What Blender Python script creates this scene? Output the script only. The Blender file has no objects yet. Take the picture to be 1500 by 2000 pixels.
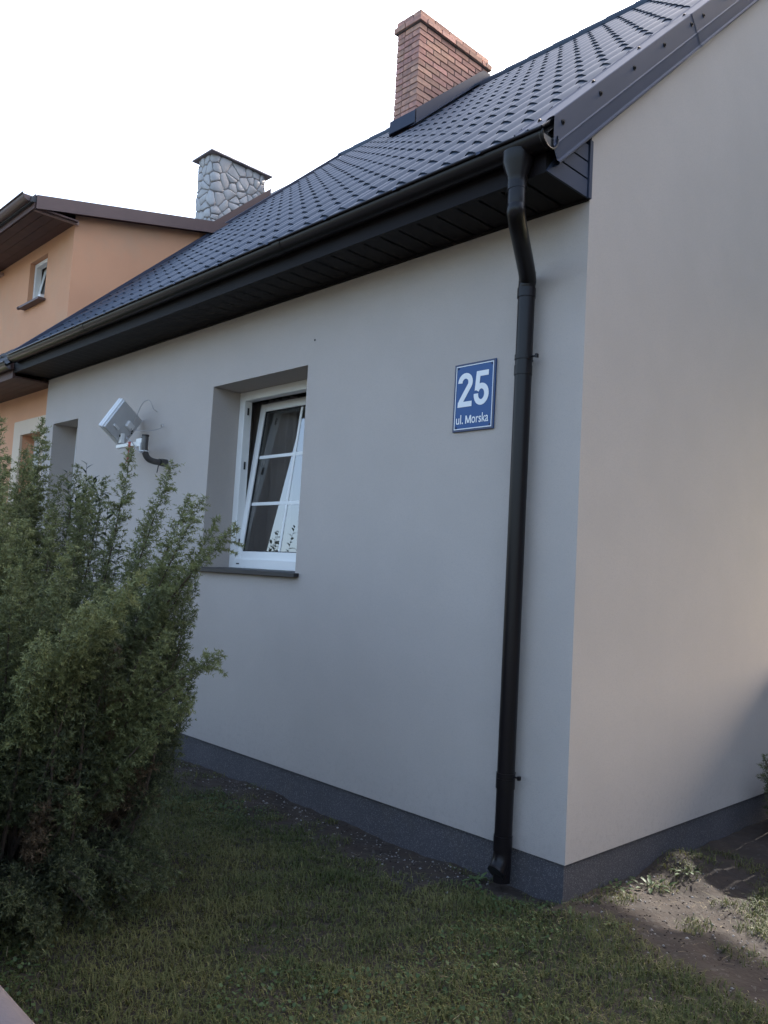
import bpy, bmesh, math, random
import numpy as np
from mathutils import Vector, Matrix
random.seed(7); rng = np.random.default_rng(7)
S = bpy.context.scene; COL = S.collection
R = math.radians
# ---------------------------------------------------------------- camera
def camera():
    yaw, pitch, roll = -0.806526, 0.0760273, 0.0555023
    f = Vector((math.sin(yaw)*math.cos(pitch), math.cos(yaw)*math.cos(pitch), math.sin(pitch)))
    r = Vector((math.cos(yaw), -math.sin(yaw), 0)); u = r.cross(f)
    c, s = math.cos(roll), math.sin(roll)
    r2 = c*r+s*u; u2 = -s*r+c*u
    M = Matrix((r2, u2, -f)).transposed().to_4x4(); M.translation = Vector((2.27613, -3.52753, 1.36))
    cd = bpy.data.cameras.new('camera'); cd.sensor_fit = 'HORIZONTAL'; cd.sensor_width = 36
    cd.lens = 36*1596.79/1500; cd.clip_start = .05; cd.clip_end = 2000
    co = bpy.data.objects.new('camera', cd); COL.objects.link(co); co.matrix_world = M; S.camera = co
camera()
# ---------------------------------------------------------------- sky, sun, exposure
SUN_EL, SUN_AZ = R(30), R(-.6)            # azimuth from +Y towards +X
SKY_STRENGTH, SUN_STRENGTH, EXPOSURE = .15, 2.0, 2.4
w = bpy.data.worlds.new('World'); S.world = w; w.use_nodes = True
nt = w.node_tree; nt.nodes.clear()
sk = nt.nodes.new('ShaderNodeTexSky'); sk.sky_type = 'NISHITA'; sk.sun_disc = False
sk.sun_elevation = SUN_EL; sk.sun_rotation = SUN_AZ; sk.air_density = 1.0; sk.dust_density = 6.2; sk.ozone_density = 1.0
bg = nt.nodes.new('ShaderNodeBackground'); bg.inputs[1].default_value = SKY_STRENGTH
wo = nt.nodes.new('ShaderNodeOutputWorld'); nt.links.new(sk.outputs[0], bg.inputs[0]); nt.links.new(bg.outputs[0], wo.inputs[0])
sd = bpy.data.lights.new('sun', 'SUN'); sd.energy = SUN_STRENGTH; sd.angle = R(.5); sd.color = (1, .955, .88)
so = bpy.data.objects.new('sun', sd); COL.objects.link(so)
sdir = Vector((math.sin(SUN_AZ)*math.cos(SUN_EL), math.cos(SUN_AZ)*math.cos(SUN_EL), math.sin(SUN_EL)))
so.rotation_euler = sdir.to_track_quat('Z', 'Y').to_euler(); so.location = (5, 20, 15)
S.view_settings.view_transform = 'Standard'; S.view_settings.look = 'None'
S.view_settings.exposure = EXPOSURE; S.view_settings.gamma = 1; S.view_settings.use_curve_mapping = False
S.render.engine = 'CYCLES'
# ---------------------------------------------------------------- materials
def mat(name, col, rough=.7, col2=None, scale=8., detail=6, bump=0., bscale=60., metal=0., spec=.5, rnd=0., stain=None, stain_scale=1.2, speck=None, coat=0., splash=None):
    m = bpy.data.materials.new(name); m.use_nodes = True; t = m.node_tree; N, L = t.nodes, t.links
    b = N['Principled BSDF']; b.inputs['Roughness'].default_value = rough; b.inputs['Metallic'].default_value = metal
    b.inputs['Specular IOR Level'].default_value = spec
    if coat: b.inputs['Coat Weight'].default_value = coat; b.inputs['Coat Roughness'].default_value = .12
    tc = N.new('ShaderNodeTexCoord'); out = None
    rgb = N.new('ShaderNodeRGB'); rgb.outputs[0].default_value = (*col, 1); out = rgb.outputs[0]
    def mix(a, fac, c, mode='MIX'):
        x = N.new('ShaderNodeMix'); x.data_type = 'RGBA'; x.blend_type = mode
        L.new(a, x.inputs['A'])
        if isinstance(c, tuple): x.inputs['B'].default_value = (*c, 1)
        else: L.new(c, x.inputs['B'])
        if isinstance(fac, float): x.inputs['Factor'].default_value = fac
        else: L.new(fac, x.inputs['Factor'])
        return x.outputs['Result']
    def noise(sc, det=6, rg=.55):
        n = N.new('ShaderNodeTexNoise'); n.inputs['Scale'].default_value = sc; n.inputs['Detail'].default_value = det
        n.inputs['Roughness'].default_value = rg; L.new(tc.outputs['Object'], n.inputs['Vector']); return n.outputs['Fac']
    def ramp(x, a, b_):
        r = N.new('ShaderNodeMapRange'); r.inputs[1].default_value = a; r.inputs[2].default_value = b_; L.new(x, r.inputs[0]); return r.outputs[0]
    if col2: out = mix(out, ramp(noise(scale, detail), .35, .65), col2)
    if stain: out = mix(out, ramp(noise(stain_scale, 8, .65), .52, .75), stain)
    if speck:
        v = N.new('ShaderNodeTexVoronoi'); v.inputs['Scale'].default_value = speck[1]; L.new(tc.outputs['Object'], v.inputs['Vector'])
        sx = N.new('ShaderNodeSeparateColor'); L.new(v.outputs['Color'], sx.inputs[0])
        out = mix(out, ramp(sx.outputs[0], speck[2], speck[2]+.12), speck[0])
    if splash:                                  # mud splashed up from the soil, thinning out above the plinth
        sp = N.new('ShaderNodeSeparateXYZ'); L.new(tc.outputs['Object'], sp.inputs[0])
        mh_ = N.new('ShaderNodeMapRange'); mh_.inputs[1].default_value = .62; mh_.inputs[2].default_value = .19; mh_.inputs[4].default_value = .55; L.new(sp.outputs[2], mh_.inputs[0])
        mm = N.new('ShaderNodeMath'); mm.operation = 'MULTIPLY'; L.new(mh_.outputs[0], mm.inputs[0]); L.new(ramp(noise(26, 9, .75), .50, .72), mm.inputs[1]); out = mix(out, mm.outputs[0], splash)
    if rnd:
        oi = N.new('ShaderNodeObjectInfo'); hs = N.new('ShaderNodeHueSaturation')
        mr = N.new('ShaderNodeMapRange'); mr.inputs[3].default_value = 1-rnd; mr.inputs[4].default_value = 1+rnd
        L.new(oi.outputs['Random'], mr.inputs[0]); L.new(mr.outputs[0], hs.inputs['Value'])
        m2 = N.new('ShaderNodeMath'); m2.operation = 'MULTIPLY_ADD'; m2.inputs[1].default_value = 7.31; m2.inputs[2].default_value = 0
        fr = N.new('ShaderNodeMath'); fr.operation = 'FRACT'; L.new(oi.outputs['Random'], m2.inputs[0]); L.new(m2.outputs[0], fr.inputs[0])
        mh = N.new('ShaderNodeMapRange'); mh.inputs[3].default_value = .5-rnd*.05; mh.inputs[4].default_value = .5+rnd*.05
        L.new(fr.outputs[0], mh.inputs[0]); L.new(mh.outputs[0], hs.inputs['Hue'])
        L.new(out, hs.inputs['Color']); out = hs.outputs['Color']
    L.new(out, b.inputs['Base Color'])
    if bump:
        bp = N.new('ShaderNodeBump'); bp.inputs['Strength'].default_value = bump; bp.inputs['Distance'].default_value = .004
        L.new(noise(bscale, 4), bp.inputs['Height']); L.new(bp.outputs[0], b.inputs['Normal'])
    return m
def foliage_mat(name, dark, light, rough=.55, trans=.25):
    m = bpy.data.materials.new(name); m.use_nodes = True; t = m.node_tree; N, L = t.nodes, t.links
    b = N['Principled BSDF']; b.inputs['Roughness'].default_value = rough; b.inputs['Specular IOR Level'].default_value = .35
    at = N.new('ShaderNodeAttribute'); at.attribute_name = 'tint'
    x = N.new('ShaderNodeMix'); x.data_type = 'RGBA'; x.inputs['A'].default_value = (*dark, 1); x.inputs['B'].default_value = (*light, 1)
    L.new(at.outputs['Fac'], x.inputs['Factor']); L.new(x.outputs['Result'], b.inputs['Base Color'])
    tr = N.new('ShaderNodeBsdfTranslucent'); L.new(x.outputs['Result'], tr.inputs[0])
    ms = N.new('ShaderNodeMixShader'); ms.inputs[0].default_value = trans
    L.new(b.outputs[0], ms.inputs[1]); L.new(tr.outputs[0], ms.inputs[2]); L.new(ms.outputs[0], N['Material Output'].inputs[0])
    return m
M = {}
M['render'] = mat('grey_render', (.468, .413, .374), .92, (.444, .392, .355), 2.6, 10, bump=1.0, bscale=330, stain=(.438, .388, .352), stain_scale=.8, speck=((.408, .362, .337), 420, .80), splash=(.33, .285, .25))
M['plinth'] = mat('mosaic_plinth', (.072, .066, .072), .8, (.054, .050, .056), 3, bump=.9, bscale=160, speck=((.145, .135, .138), 240, .80), stain=(.085, .074, .068), stain_scale=3)
M['orange'] = mat('orange_render', (.63, .33, .19), .92, (.59, .305, .175), 1.8, 9, bump=.9, bscale=260, stain=(.54, .325, .20))
M['cream'] = mat('cream_render', (.62, .50, .38), .9, (.58, .46, .35), 2)
M['tile'] = mat('graphite_metal_tile', (.030, .043, .064), .45, (.038, .051, .073), 3, 8, bump=.1, bscale=90, rnd=.06, spec=.22)
M['trim'] = mat('graphite_trim', (.030, .039, .066), .55, (.037, .046, .074), 2, 8, spec=.2)
M['brownmetal'] = mat('dark_brown_metal', (.0085, .0065, .0075), .30, (.010, .008, .0085), 4, 8, spec=.22)
M['soffit'] = mat('dark_soffit_board', (.0085, .0062, .0070), .55, (.0068, .0052, .0060), 4, spec=.12)
M['browntrim'] = mat('brown_trim', (.10, .058, .055), .5, (.085, .05, .048), 3)
M['brownwood'] = mat('brown_wood', (.09, .042, .035), .65, (.065, .032, .028), 5)
M['oldtile'] = mat('old_grey_tile', (.075, .075, .08), .75, (.05, .05, .052), 9, rnd=.12)
M['brick'] = mat('pale_red_brick', (.47, .26, .20), .88, (.37, .195, .15), 14, 8, bump=.8, bscale=70, rnd=.20, stain=(.21, .145, .13), stain_scale=5)
M['mortar'] = mat('grey_mortar', (.17, .15, .145), .95, (.12, .105, .10), 20, bump=.5)
M['stonejoint'] = mat('stone_joint_mortar', (.28, .27, .265), .95, (.23, .22, .215), 9, bump=.5)
M['stone'] = mat('pale_field_stone', (.44, .43, .425), .9, (.37, .36, .36), 9, 10, bump=1., bscale=30, rnd=.06)
M['cap'] = mat('chimney_cap', (.30, .26, .27), .7, (.17, .15, .155), 6)
M['pvc'] = mat('white_pvc', (.74, .73, .71), .35, (.70, .69, .67), 2)
M['rubber'] = mat('black_gasket', (.012, .012, .013), .6)
M['sill'] = mat('dark_sill', (.02, .018, .02), .5)
M['blue'] = mat('blue_enamel', (.014, .066, .205), .34, (.016, .070, .215), 3, spec=.3)
M['darkblue'] = mat('navy_edge', (.012, .022, .075), .35)
M['white'] = mat('white_paint', (.70, .71, .72), .35, (.67, .68, .70), 5)
M['galv'] = mat('galvanised_pipe', (.10, .095, .09), .45, (.075, .07, .068), 12, metal=.4)
M['antenna'] = mat('antenna_plastic', (.72, .72, .72), .5, (.66, .66, .67), 5)
M['antennaback'] = mat('antenna_back', (.52, .525, .53), .5, (.47, .47, .48), 6)
M['red'] = mat('red_tape', (.36, .03, .03), .5)
M['cable'] = mat('grey_cable', (.30, .29, .29), .5)
M['bark'] = mat('juniper_bark', (.10, .070, .048), .9, (.06, .042, .03), 30, bump=.6)
M['curtain'] = mat('grey_curtain', (.46, .41, .39), .9, (.38, .34, .33), 4)
M['concrete'] = mat('pale_concrete', (.11, .088, .090), .85, (.09, .074, .076), 5, bump=.3, bscale=90)
M['asphalt'] = mat('asphalt', (.06, .058, .056), .9, (.05, .048, .047), 8, bump=.5, bscale=120)
M['paver'] = mat('grey_paver', (.34, .32, .30), .9, (.29, .27, .255), 5, bump=.4)
M['pebble'] = mat('pebble', (.42, .39, .36), .85, (.24, .22, .20), 25, rnd=.3)
M['wood'] = mat('weathered_board', (.19, .14, .10), .85, (.14, .10, .075), 6, rnd=.15)
M['dark'] = mat('interior_plaster', (.30, .27, .24), .9)
M['litwood'] = mat('pale_wood', (.36, .24, .20), .7, (.30, .20, .17), 8)
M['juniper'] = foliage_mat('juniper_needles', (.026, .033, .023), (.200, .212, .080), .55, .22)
M['leaf'] = foliage_mat('glossy_leaf', (.014, .026, .014), (.035, .06, .02), .28, .12)
M['grass'] = foliage_mat('lawn_grass', (.062, .080, .020), (.200, .178, .062), .65, .28)
M['weed'] = foliage_mat('weed_leaf', (.05, .085, .025), (.10, .14, .05), .55, .25)
M['treeleaf'] = foliage_mat('tree_leaf', (.035, .06, .02), (.07, .10, .03), .55, .25)
def soil():
    m = mat('soil', (.040, .025, .016), .95, (.026, .017, .012), 7, 10, bump=1., bscale=40, stain=(.050, .033, .022), stain_scale=5, speck=((.13, .115, .10), 60, .95))
    return m
M['soil'] = soil()
def glass():
    m = bpy.data.materials.new('window_glass'); m.use_nodes = True; t = m.node_tree; N, L = t.nodes, t.links; N.remove(N['Principled BSDF'])
    f = N.new('ShaderNodeFresnel'); f.inputs[0].default_value = 3.4
    a = N.new('ShaderNodeBsdfTransparent'); a.inputs[0].default_value = (.85, .87, .87, 1)
    g = N.new('ShaderNodeBsdfGlossy'); g.inputs['Roughness'].default_value = .0; x = N.new('ShaderNodeMixShader')
    L.new(f.outputs[0], x.inputs[0]); L.new(a.outputs[0], x.inputs[1]); L.new(g.outputs[0], x.inputs[2]); L.new(x.outputs[0], N['Material Output'].inputs[0])
    return m
M['glass'] = glass()
# ---------------------------------------------------------------- mesh helpers
ROOT = {}
class MB:
    def __init__(s): s.v, s.f = [], []
    def add(s, vs, fs):
        o = len(s.v); s.v += [tuple(map(float, p)) for p in vs]; s.f += [tuple(i+o for i in f) for f in fs]; return s
    def box(s, a, b):
        x0, y0, z0 = a; x1, y1, z1 = b
        return s.add([(x0,y0,z0),(x1,y0,z0),(x1,y1,z0),(x0,y1,z0),(x0,y0,z1),(x1,y0,z1),(x1,y1,z1),(x0,y1,z1)],
                     [(0,3,2,1),(4,5,6,7),(0,1,5,4),(1,2,6,5),(2,3,7,6),(3,0,4,7)])
    def obox(s, c, ax, ay, az):          # oriented box, half axes
        c, ax, ay, az = map(Vector, (c, ax, ay, az)); vs = []
        for k in (-1, 1):
            for i, j in ((-1,-1),(1,-1),(1,1),(-1,1)): vs.append(c+i*ax+j*ay+k*az)
        return s.add(vs, [(0,3,2,1),(4,5,6,7),(0,1,5,4),(1,2,6,5),(2,3,7,6),(3,0,4,7)])
    def prism(s, poly, d, cap=True):     # polygon (3d points) extruded by vector d
        n = len(poly); p = [Vector(q) for q in poly]; d = Vector(d)
        fs = [(i, (i+1) % n, n+(i+1) % n, n+i) for i in range(n)]
        if cap: fs += [tuple(range(n-1, -1, -1)), tuple(range(n, 2*n))]
        return s.add(p+[q+d for q in p], fs)
    def sweep(s, prof, path_a, path_b):  # open profile of 3d offsets between two origins
        a, b = Vector(path_a), Vector(path_b); n = len(prof)
        return s.add([a+Vector(q) for q in prof]+[b+Vector(q) for q in prof], [(i, i+1, n+i+1, n+i) for i in range(n-1)])
    def tube(s, pts, r, n=12, cap=True):
        pts = [Vector(p) for p in pts]; k = len(pts); rs = r if isinstance(r, (list, tuple)) else [r]*k
        t0 = (pts[1]-pts[0]).normalized(); u = t0.orthogonal().normalized(); vs = []
        for i, p in enumerate(pts):
            t = (pts[min(i+1, k-1)]-pts[max(i-1, 0)]).normalized(); u = (u-t*u.dot(t)).normalized(); w_ = t.cross(u)
            for j in range(n):
                a = 2*math.pi*j/n; vs.append(p+(u*math.cos(a)+w_*math.sin(a))*rs[i])
        fs = [(i*n+j, i*n+(j+1) % n, (i+1)*n+(j+1) % n, (i+1)*n+j) for i in range(k-1) for j in range(n)]
        if cap: fs += [tuple(range(n-1, -1, -1)), tuple(range((k-1)*n, k*n))]
        return s.add(vs, fs)
    def mesh(s, name, m, off=(0,0,0), smooth=False):
        me = bpy.data.meshes.new(name); o = off
        me.from_pydata([(a-o[0], b-o[1], c-o[2]) for a, b, c in s.v], [], s.f)
        if m is not None: me.materials.append(m)
        if smooth:
            me.shade_smooth(); me.set_sharp_from_angle(angle=R(40))
        return me
    def build(s, name, m, parent=None, smooth=False, bevel=0., kind=None, label=None, fix=True):
        off = ROOT[parent.name] if parent else (0,0,0)
        o = bpy.data.objects.new(name, s.mesh(name, m, off, smooth)); COL.objects.link(o)
        bm = bmesh.new(); bm.from_mesh(o.data); 
        if fix: bmesh.ops.recalc_face_normals(bm, faces=bm.faces[:])
        if bevel:
            bmesh.ops.bevel(bm, geom=bm.edges[:], offset=bevel, segments=1, affect='EDGES', clamp_overlap=True)
        bm.to_mesh(o.data); bm.free()
        if parent: o.parent = parent; ROOT[o.name] = off
        if kind: o['kind'] = kind
        if label: o['label'] = label
        return o
def place(name, me, loc, parent, rot=None):
    off = ROOT[parent.name]; o = bpy.data.objects.new(name, me); COL.objects.link(o); o.parent = parent
    o.location = (loc[0]-off[0], loc[1]-off[1], loc[2]-off[2])
    if rot is not None: o.rotation_euler = rot
    ROOT[o.name] = off
    return o
def thing(name, label, cat, loc, group=None):
    o = bpy.data.objects.new(name, None); COL.objects.link(o); o.location = loc; o.empty_display_size = .2
    o['label'] = label; o['category'] = cat
    if group: o['group'] = group
    ROOT[o.name] = tuple(loc); return o
def np_mesh(name, V, F, m, tint=None, k=3, smooth=False):
    me = bpy.data.meshes.new(name); V = np.asarray(V, np.float32); F = np.asarray(F, np.int32)
    me.vertices.add(len(V)); me.vertices.foreach_set('co', V.ravel()); me.loops.add(F.size); me.loops.foreach_set('vertex_index', F.ravel())
    me.polygons.add(len(F)); me.polygons.foreach_set('loop_start', np.arange(0, F.size, k, dtype=np.int32))
    if tint is not None:
        at = me.attributes.new('tint', 'FLOAT', 'POINT'); at.data.foreach_set('value', np.asarray(tint, np.float32))
    me.materials.append(m); me.update(calc_edges=True)
    if smooth: me.shade_smooth()
    return me
def smoothpath(pts, n=8):
    P = [Vector(p) for p in pts]; P = [2*P[0]-P[1]]+P+[2*P[-1]-P[-2]]; out = []
    for i in range(1, len(P)-2):
        for j in range(n):
            t = j/n; a, b, c, d = P[i-1:i+3]
            out.append(.5*((2*b)+(c-a)*t+(2*a-5*b+4*c-d)*t*t+(3*b-a-3*c+d)*t**3))
    return out+[P[-2]]
GZ = -.19
# ---------------------------------------------------------------- ground
def gnoise(x, y):
    return (np.sin(x*2.3+1.1)*np.cos(y*2.9)*.012+np.sin(x*7.1+y*5.3)*.007+np.sin(x*15.7-y*11.1+.6)*.004+np.cos(y*23+x*19)*.0035+np.sin(x*41-y*37)*.0025)
def ground_h(x, y):
    x = np.asarray(x, float); y = np.asarray(y, float)
    near = np.exp(-(np.maximum(0, np.abs(x+1.5)-4.5)**2+np.maximum(0, np.abs(y+.5)-3)**2)/2)
    h = gnoise(x, y)*near
    h = h+.10*np.exp(-(((x-.10)/.17)**2+((y-1.02)/.20)**2))
    h = h-.012*np.clip((y+.35)/.3, 0, 1)*(x < 0)
    return GZ+h
def axis(a, b, fine, far):
    near = np.arange(a, b+1e-6, fine); d = np.geomspace(.2, far, 16)
    return np.concatenate([(a-d)[::-1], near, b+d])
xs, ys = axis(-5, 2.2, .035, 400), axis(-2.9, 2.6, .035, 400)
X, Y = np.meshgrid(xs, ys); Z = ground_h(X, Y); nx, ny = len(xs), len(ys)
ii = np.arange(nx*ny).reshape(ny, nx)
F = np.stack([ii[:-1,:-1], ii[:-1,1:], ii[1:,1:], ii[1:,:-1]], -1).reshape(-1, 4)
# drop the road strip: it has sheets of its own lying above
g = bpy.data.objects.new('ground', np_mesh('ground', np.stack([X, Y, Z], -1).reshape(-1, 3), F, M['soil'], k=4, smooth=True)); COL.objects.link(g); g['kind'] = 'structure'
M['farlawn'] = mat('lawn_beyond', (.060, .078, .030), .95, (.085, .095, .042), 3, 8, bump=1., bscale=30); g.data.materials.append(M['farlawn'])
cxy = np.stack([X, Y], -1).reshape(-1, 2)[F].mean(1); g.data.polygons.foreach_set('material_index', ((cxy[:, 0] > 1.75) | (cxy[:, 0] < -5) | (cxy[:, 1] > 2.9)).astype(np.int32))
pv = MB(); pv.box((-60, -4.9, GZ-.05), (60, -3.06, GZ+.03)); pv.build('pavement', M['paver'], kind='structure')
pv = MB(); pv.box((-60, -5.05, GZ-.05), (60, -4.903, GZ+.06)); pv.build('kerb', M['concrete'], kind='structure')
pv = MB(); pv.box((-60, -30, GZ-.05), (60, -5.053, GZ-.03)); rd = pv.build('road', M['asphalt'], kind='structure'); rd.location.z = .045
# ---------------------------------------------------------------- house
T = math.tan(R(42.5)); CP, SP = math.cos(R(42.5)), math.sin(R(42.5))
ZB = 3.475
def PZ(y, n=0.): return ZB+T*(y+.45)+n/CP
house = thing('house', 'light grey rendered house with dark metal tile roof and red brick chimney', 'house', (-3.5, 4, GZ))
RY, XL = 4.05, -7.0                 # ridge line y, left party wall
WT = 3.353                          # soffit level
W1 = (-3.5, -2.265, 1.335, 2.815); W2 = (-6.76, -6.112, 1.335, 2.812)
def wall_mesh():
    b = MB(); xs = [XL, W2[0], W2[1], W1[0], W1[1], 0]; zs = [0, 1.335, 2.813, 3.58]; dep = .26
    for i in range(5):
        for j in range(3):
            if j == 1 and i in (1, 3): continue
            b.add([(xs[i],0,zs[j]),(xs[i+1],0,zs[j]),(xs[i+1],0,zs[j+1]),(xs[i],0,zs[j+1])], [(0,1,2,3)])
            b.add([(xs[i],.38,zs[j]),(xs[i+1],.38,zs[j]),(xs[i+1],.38,zs[j+1]),(xs[i],.38,zs[j+1])], [(3,2,1,0)])
    for w_ in (W1, W2):
        x0, x1, z0, z1 = w_[0], w_[1], 1.335, 2.813
        q = [(x0,0,z0),(x1,0,z0),(x1,0,z1),(x0,0,z1)]
        b.prism(q, (0,.38,0), cap=False)
    D = 8.1; zr = PZ(RY)-.06; ze = 3.58
    gable = [(0,0),(D,0),(D,PZ(0)-.085),(RY,PZ(RY)-.085),(0,PZ(0)-.085)]
    b.add([(0,y,z) for y, z in gable], [(0,1,2,3,4)]); b.add([(XL,y,z) for y, z in gable], [(4,3,2,1,0)])
    b.add([(XL,D,0),(0,D,0),(0,D,PZ(0)-.085),(XL,D,PZ(0)-.085)], [(3,2,1,0)])
    b.add([(XL,0,0),(0,0,0),(0,D,0),(XL,D,0)], [(3,2,1,0)])
    return b
wm = wall_mesh(); me = wm.mesh('wall', M['render'], ROOT['house']); bm = bmesh.new(); bm.from_mesh(me); bmesh.ops.remove_doubles(bm, verts=bm.verts[:], dist=.0005)
bm.to_mesh(me); bm.free(); wl = bpy.data.objects.new('wall', me); COL.objects.link(wl); wl.parent = house
b = MB(); b.box((XL, .014, GZ-.3), (-.014, 8.0, -.002)); b.build('plinth', M['plinth'], house)
# interior dividing wall so that the room is closed
b = MB(); b.box((XL+.05, 3.6, .0), (-.4, 3.7, 3.3)); b.box((-.36, .4, 0), (-.3, 3.6, 3.3)); b.box((XL+.05, .4, 2.98), (-.3, 3.6, 3.02)); b.box((-4.5,.4,0),(-4.42,3.6,2.97)); b.build('inner_wall', M['dark'], house)
# roof deck, both slopes
b = MB(); b.prism([(0,-.36,PZ(-.36,-.035)),(0,RY,PZ(RY,-.035)),(0,RY,PZ(RY,-.075)),(0,-.36,PZ(-.36,-.075))], (XL+.02,0,0)); 
b.prism([(0,RY,PZ(RY,0)),(0,8.6,PZ(-.5)),(0,8.6,PZ(-.5)-.06),(0,RY,PZ(RY)-.06)], (XL,0,0)); b.build('roof_deck', M['trim'], house)
# tiles
TW, TL = .1825, .355
def tile_mb(flat=False, amp=.027, wd=TW, ln=TL, step=.0105, nu=8):
    b = MB(); pr = []
    for i in range(nu+1):
        u = i/nu; c = (.5+.5*math.cos(2*math.pi*(u-.5)))**1.35; pr.append((u*wd, amp*c, step*(.25+1.0*c)))
    def P(x, v, n): return (x, v*CP-n*SP, v*SP+n*CP)
    rows = [[P(x, .0, n-.006) for x, n, s in pr], [P(x, -.002, n+s) for x, n, s in pr]]
    b.add(rows[0]+rows[1], [(i, i+1, nu+2+i, nu+1+i) for i in range(nu)])
    top = [[P(x, -.002, n+s) for x, n, s in pr], [P(x, .02, n+s*.97+.001) for x, n, s in pr], [P(x, ln, n+.001) for x, n, s in pr]]
    o = top[0]+top[1]+top[2]; k = nu+1
    b.add(o, [(r*k+i, r*k+i+1, (r+1)*k+i+1, (r+1)*k+i) for r in range(2) for i in range(nu)])
    return b
tmb = tile_mb(); tmesh = tmb.mesh('roof_tile', M['tile'], smooth=True)
cam = Vector((2.276, -3.5275, 1.36))
E0 = -.455; ncol = int(7.02/TW); nrow = int((RY-E0)/CP/TL)+1
spots = []
for r in range(nrow):
    for c in range(ncol):
        x = -.015-(c+1)*TW; y = E0+r*TL*CP; z = PZ(y)+(.0028 if (c//6) % 2 else 0)+.0008*math.sin(c*1.7+r*2.9)
        spots.append((((Vector((x, y, z))-cam).length), (x, y, z)))
CH = (-4.745, -4.365, 2.99, 4.28)     # brick chimney x0,x1,y0,y1
spots = [s for s in spots if s[1][1] < RY-.02]
spots.sort(); far = MB()
for k, (d, p) in enumerate(spots):
    if k < 298: place('roof_tile', tmesh, p, house)
    else: far.add([(a+p[0], b_+p[1], c+p[2]) for a, b_, c in tmb.v], tmb.f)
me = far.mesh('roof_tiles', M['tile'], ROOT['house'], smooth=True); o = bpy.data.objects.new('roof_tiles', me); COL.objects.link(o); o.parent = house; o['kind'] = 'stuff'
# ridge caps: half round pieces
rc = MB(); n = 8; L_ = .36
def halfround(x0, x1, r0, r1, yc, zc):
    vs = []; 
    for x, r in ((x0, r0), (x1, r1)):
        for i in range(n+1):
            a = math.pi*(-.12)+math.pi*1.24*i/n; vs.append((x, yc-r*math.cos(a), zc+r*math.sin(a)))
    return vs, [(i, i+1, n+2+i, n+1+i) for i in range(n)]
rv, rf = halfround(0, L_+.02, .082, .074, 0, 0); rc.add(rv, rf); rcm = rc.mesh('ridge_cap', M['tile'], smooth=True)
for k in range(20): place('ridge_cap', rcm, (-(k+1)*.35, RY, PZ(RY)+.0), house)
# verge (rake) trim along the gable
sv = Vector((0, CP, SP)); nv = Vector((0, -SP, CP))
def vp(x, n): return Vector((x, 0, 0))+nv*n
verge = [(-.135,.058),(-.130,.066),(-.118,.060),(.040,.064),(.045,.060),(.045,-.045),(.050,-.052),(.048,-.062),(.043,-.118),(.052,-.126),(.052,-.134),(.036,-.142),(.002,-.142)]
def vstart(l): return Vector((0, -.44, PZ(-.44)))+sv*l
scr = MB(); scr.tube([(0,0,0),(.004,0,0)], .013, 10); scr.tube([(.004,0,0),(.011,0,0)], [.008,.006], 6); scm = scr.mesh('screw', M['brownmetal'])
scr2 = MB(); scr2.tube([(0,0,0),(0,0,.004)], .012, 10); scr2.tube([(0,0,.004),(0,0,.011)], [.008,.006], 6); scm2 = scr2.mesh('screw', M['brownmetal'])
for k, (l0, l1, sh) in enumerate(((.0, 2.02, 0), (1.96, 4.05, .003), (3.98, 6.1, .006))):
    b = MB(); pr = [vp(x+(sh if x > 0 else 0), q+sh*.5) for x, q in verge]; a0 = vstart(l0)
    if k == 0:      # notch at the eave: the trim's foot is cut upright
        base = [Vector(q) for q in pr]; A, B = [], []
        for q in base:
            fo = a0+q; 
            y0 = -.44; 
            if fo.y > y0-.005 or q.x < 0: pass
            A.append(fo+sv*max(0., (-.40-fo.y)/CP) if q.x > 0 else fo+sv*.0); B.append(vstart(l1)+q)
        m_ = len(A); b.add(A+B, [(i, i+1, m_+i+1, m_+i) for i in range(m_-1)])
    else: b.sweep(pr, a0, vstart(l1))
    o = b.build('verge_trim', M['trim'], house)
    for i in range(5):
        l = l0+.16+i*.44
        if l < l1-.02:
            p = vstart(l)+vp(.045+sh, .012); place('screw', scm, p, o)
        l = l0+.12+i*.62
        if l < l1-.05 :
            p = vstart(l)+vp(-.045, .063); place('screw', scm2, p, o, rot=(R(42.5), 0, 0))
# left verge strip against neighbour
b = MB(); b.sweep([vp(-.03,-.02), vp(-.03,.062), vp(.08,.062), vp(.08,.03)], vstart(.02)+Vector((XL,0,0)), vstart(6.1)+Vector((XL,0,0))); b.build('verge_trim', M['trim'], house)
# boxed eave: soffit boards, fascia, closing boards at the gable end
FY = -.372
for k in range(47):
    x1 = -.008-k*.15; x0 = max(x1-.143, XL+.0)
    if x1 <= XL: break
    b = MB(); b.add([(x0,FY+.004,WT+.004),(x0,-.006,WT+.004),(x0+.006,-.006,WT-.004),(x0+.006,FY+.004,WT-.004),(x1,FY+.004,WT-.004),(x1,-.006,WT-.004)],[(0,3,2,1),(3,4,5,2)])
    b.build('soffit_board', M['soffit'], house)
b = MB(); b.box((XL, FY, WT+.010), (-.004, -.004, WT+.02)); b.build('soffit_backing', M['rubber'], house)
b = MB(); b.box((XL, -.022, WT-.014), (-.003, -.002, WT-.001)); b.build('soffit_edge', M['soffit'], house)
b = MB(); b.add([(XL,FY-.018,WT-.012),(0,FY-.018,WT-.012),(0,FY-.018,WT+.19),(XL,FY-.018,WT+.19),(XL,FY+.012,WT-.012),(0,FY+.012,WT-.012)], [(0,1,2,3),(4,5,1,0)]); b.build('fascia', M['soffit'], house)
def cl(y0, y1, z): return z
zz = [WT-.006, WT+.085, WT+.095, WT+.175, WT+.185, WT+.27]
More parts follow.
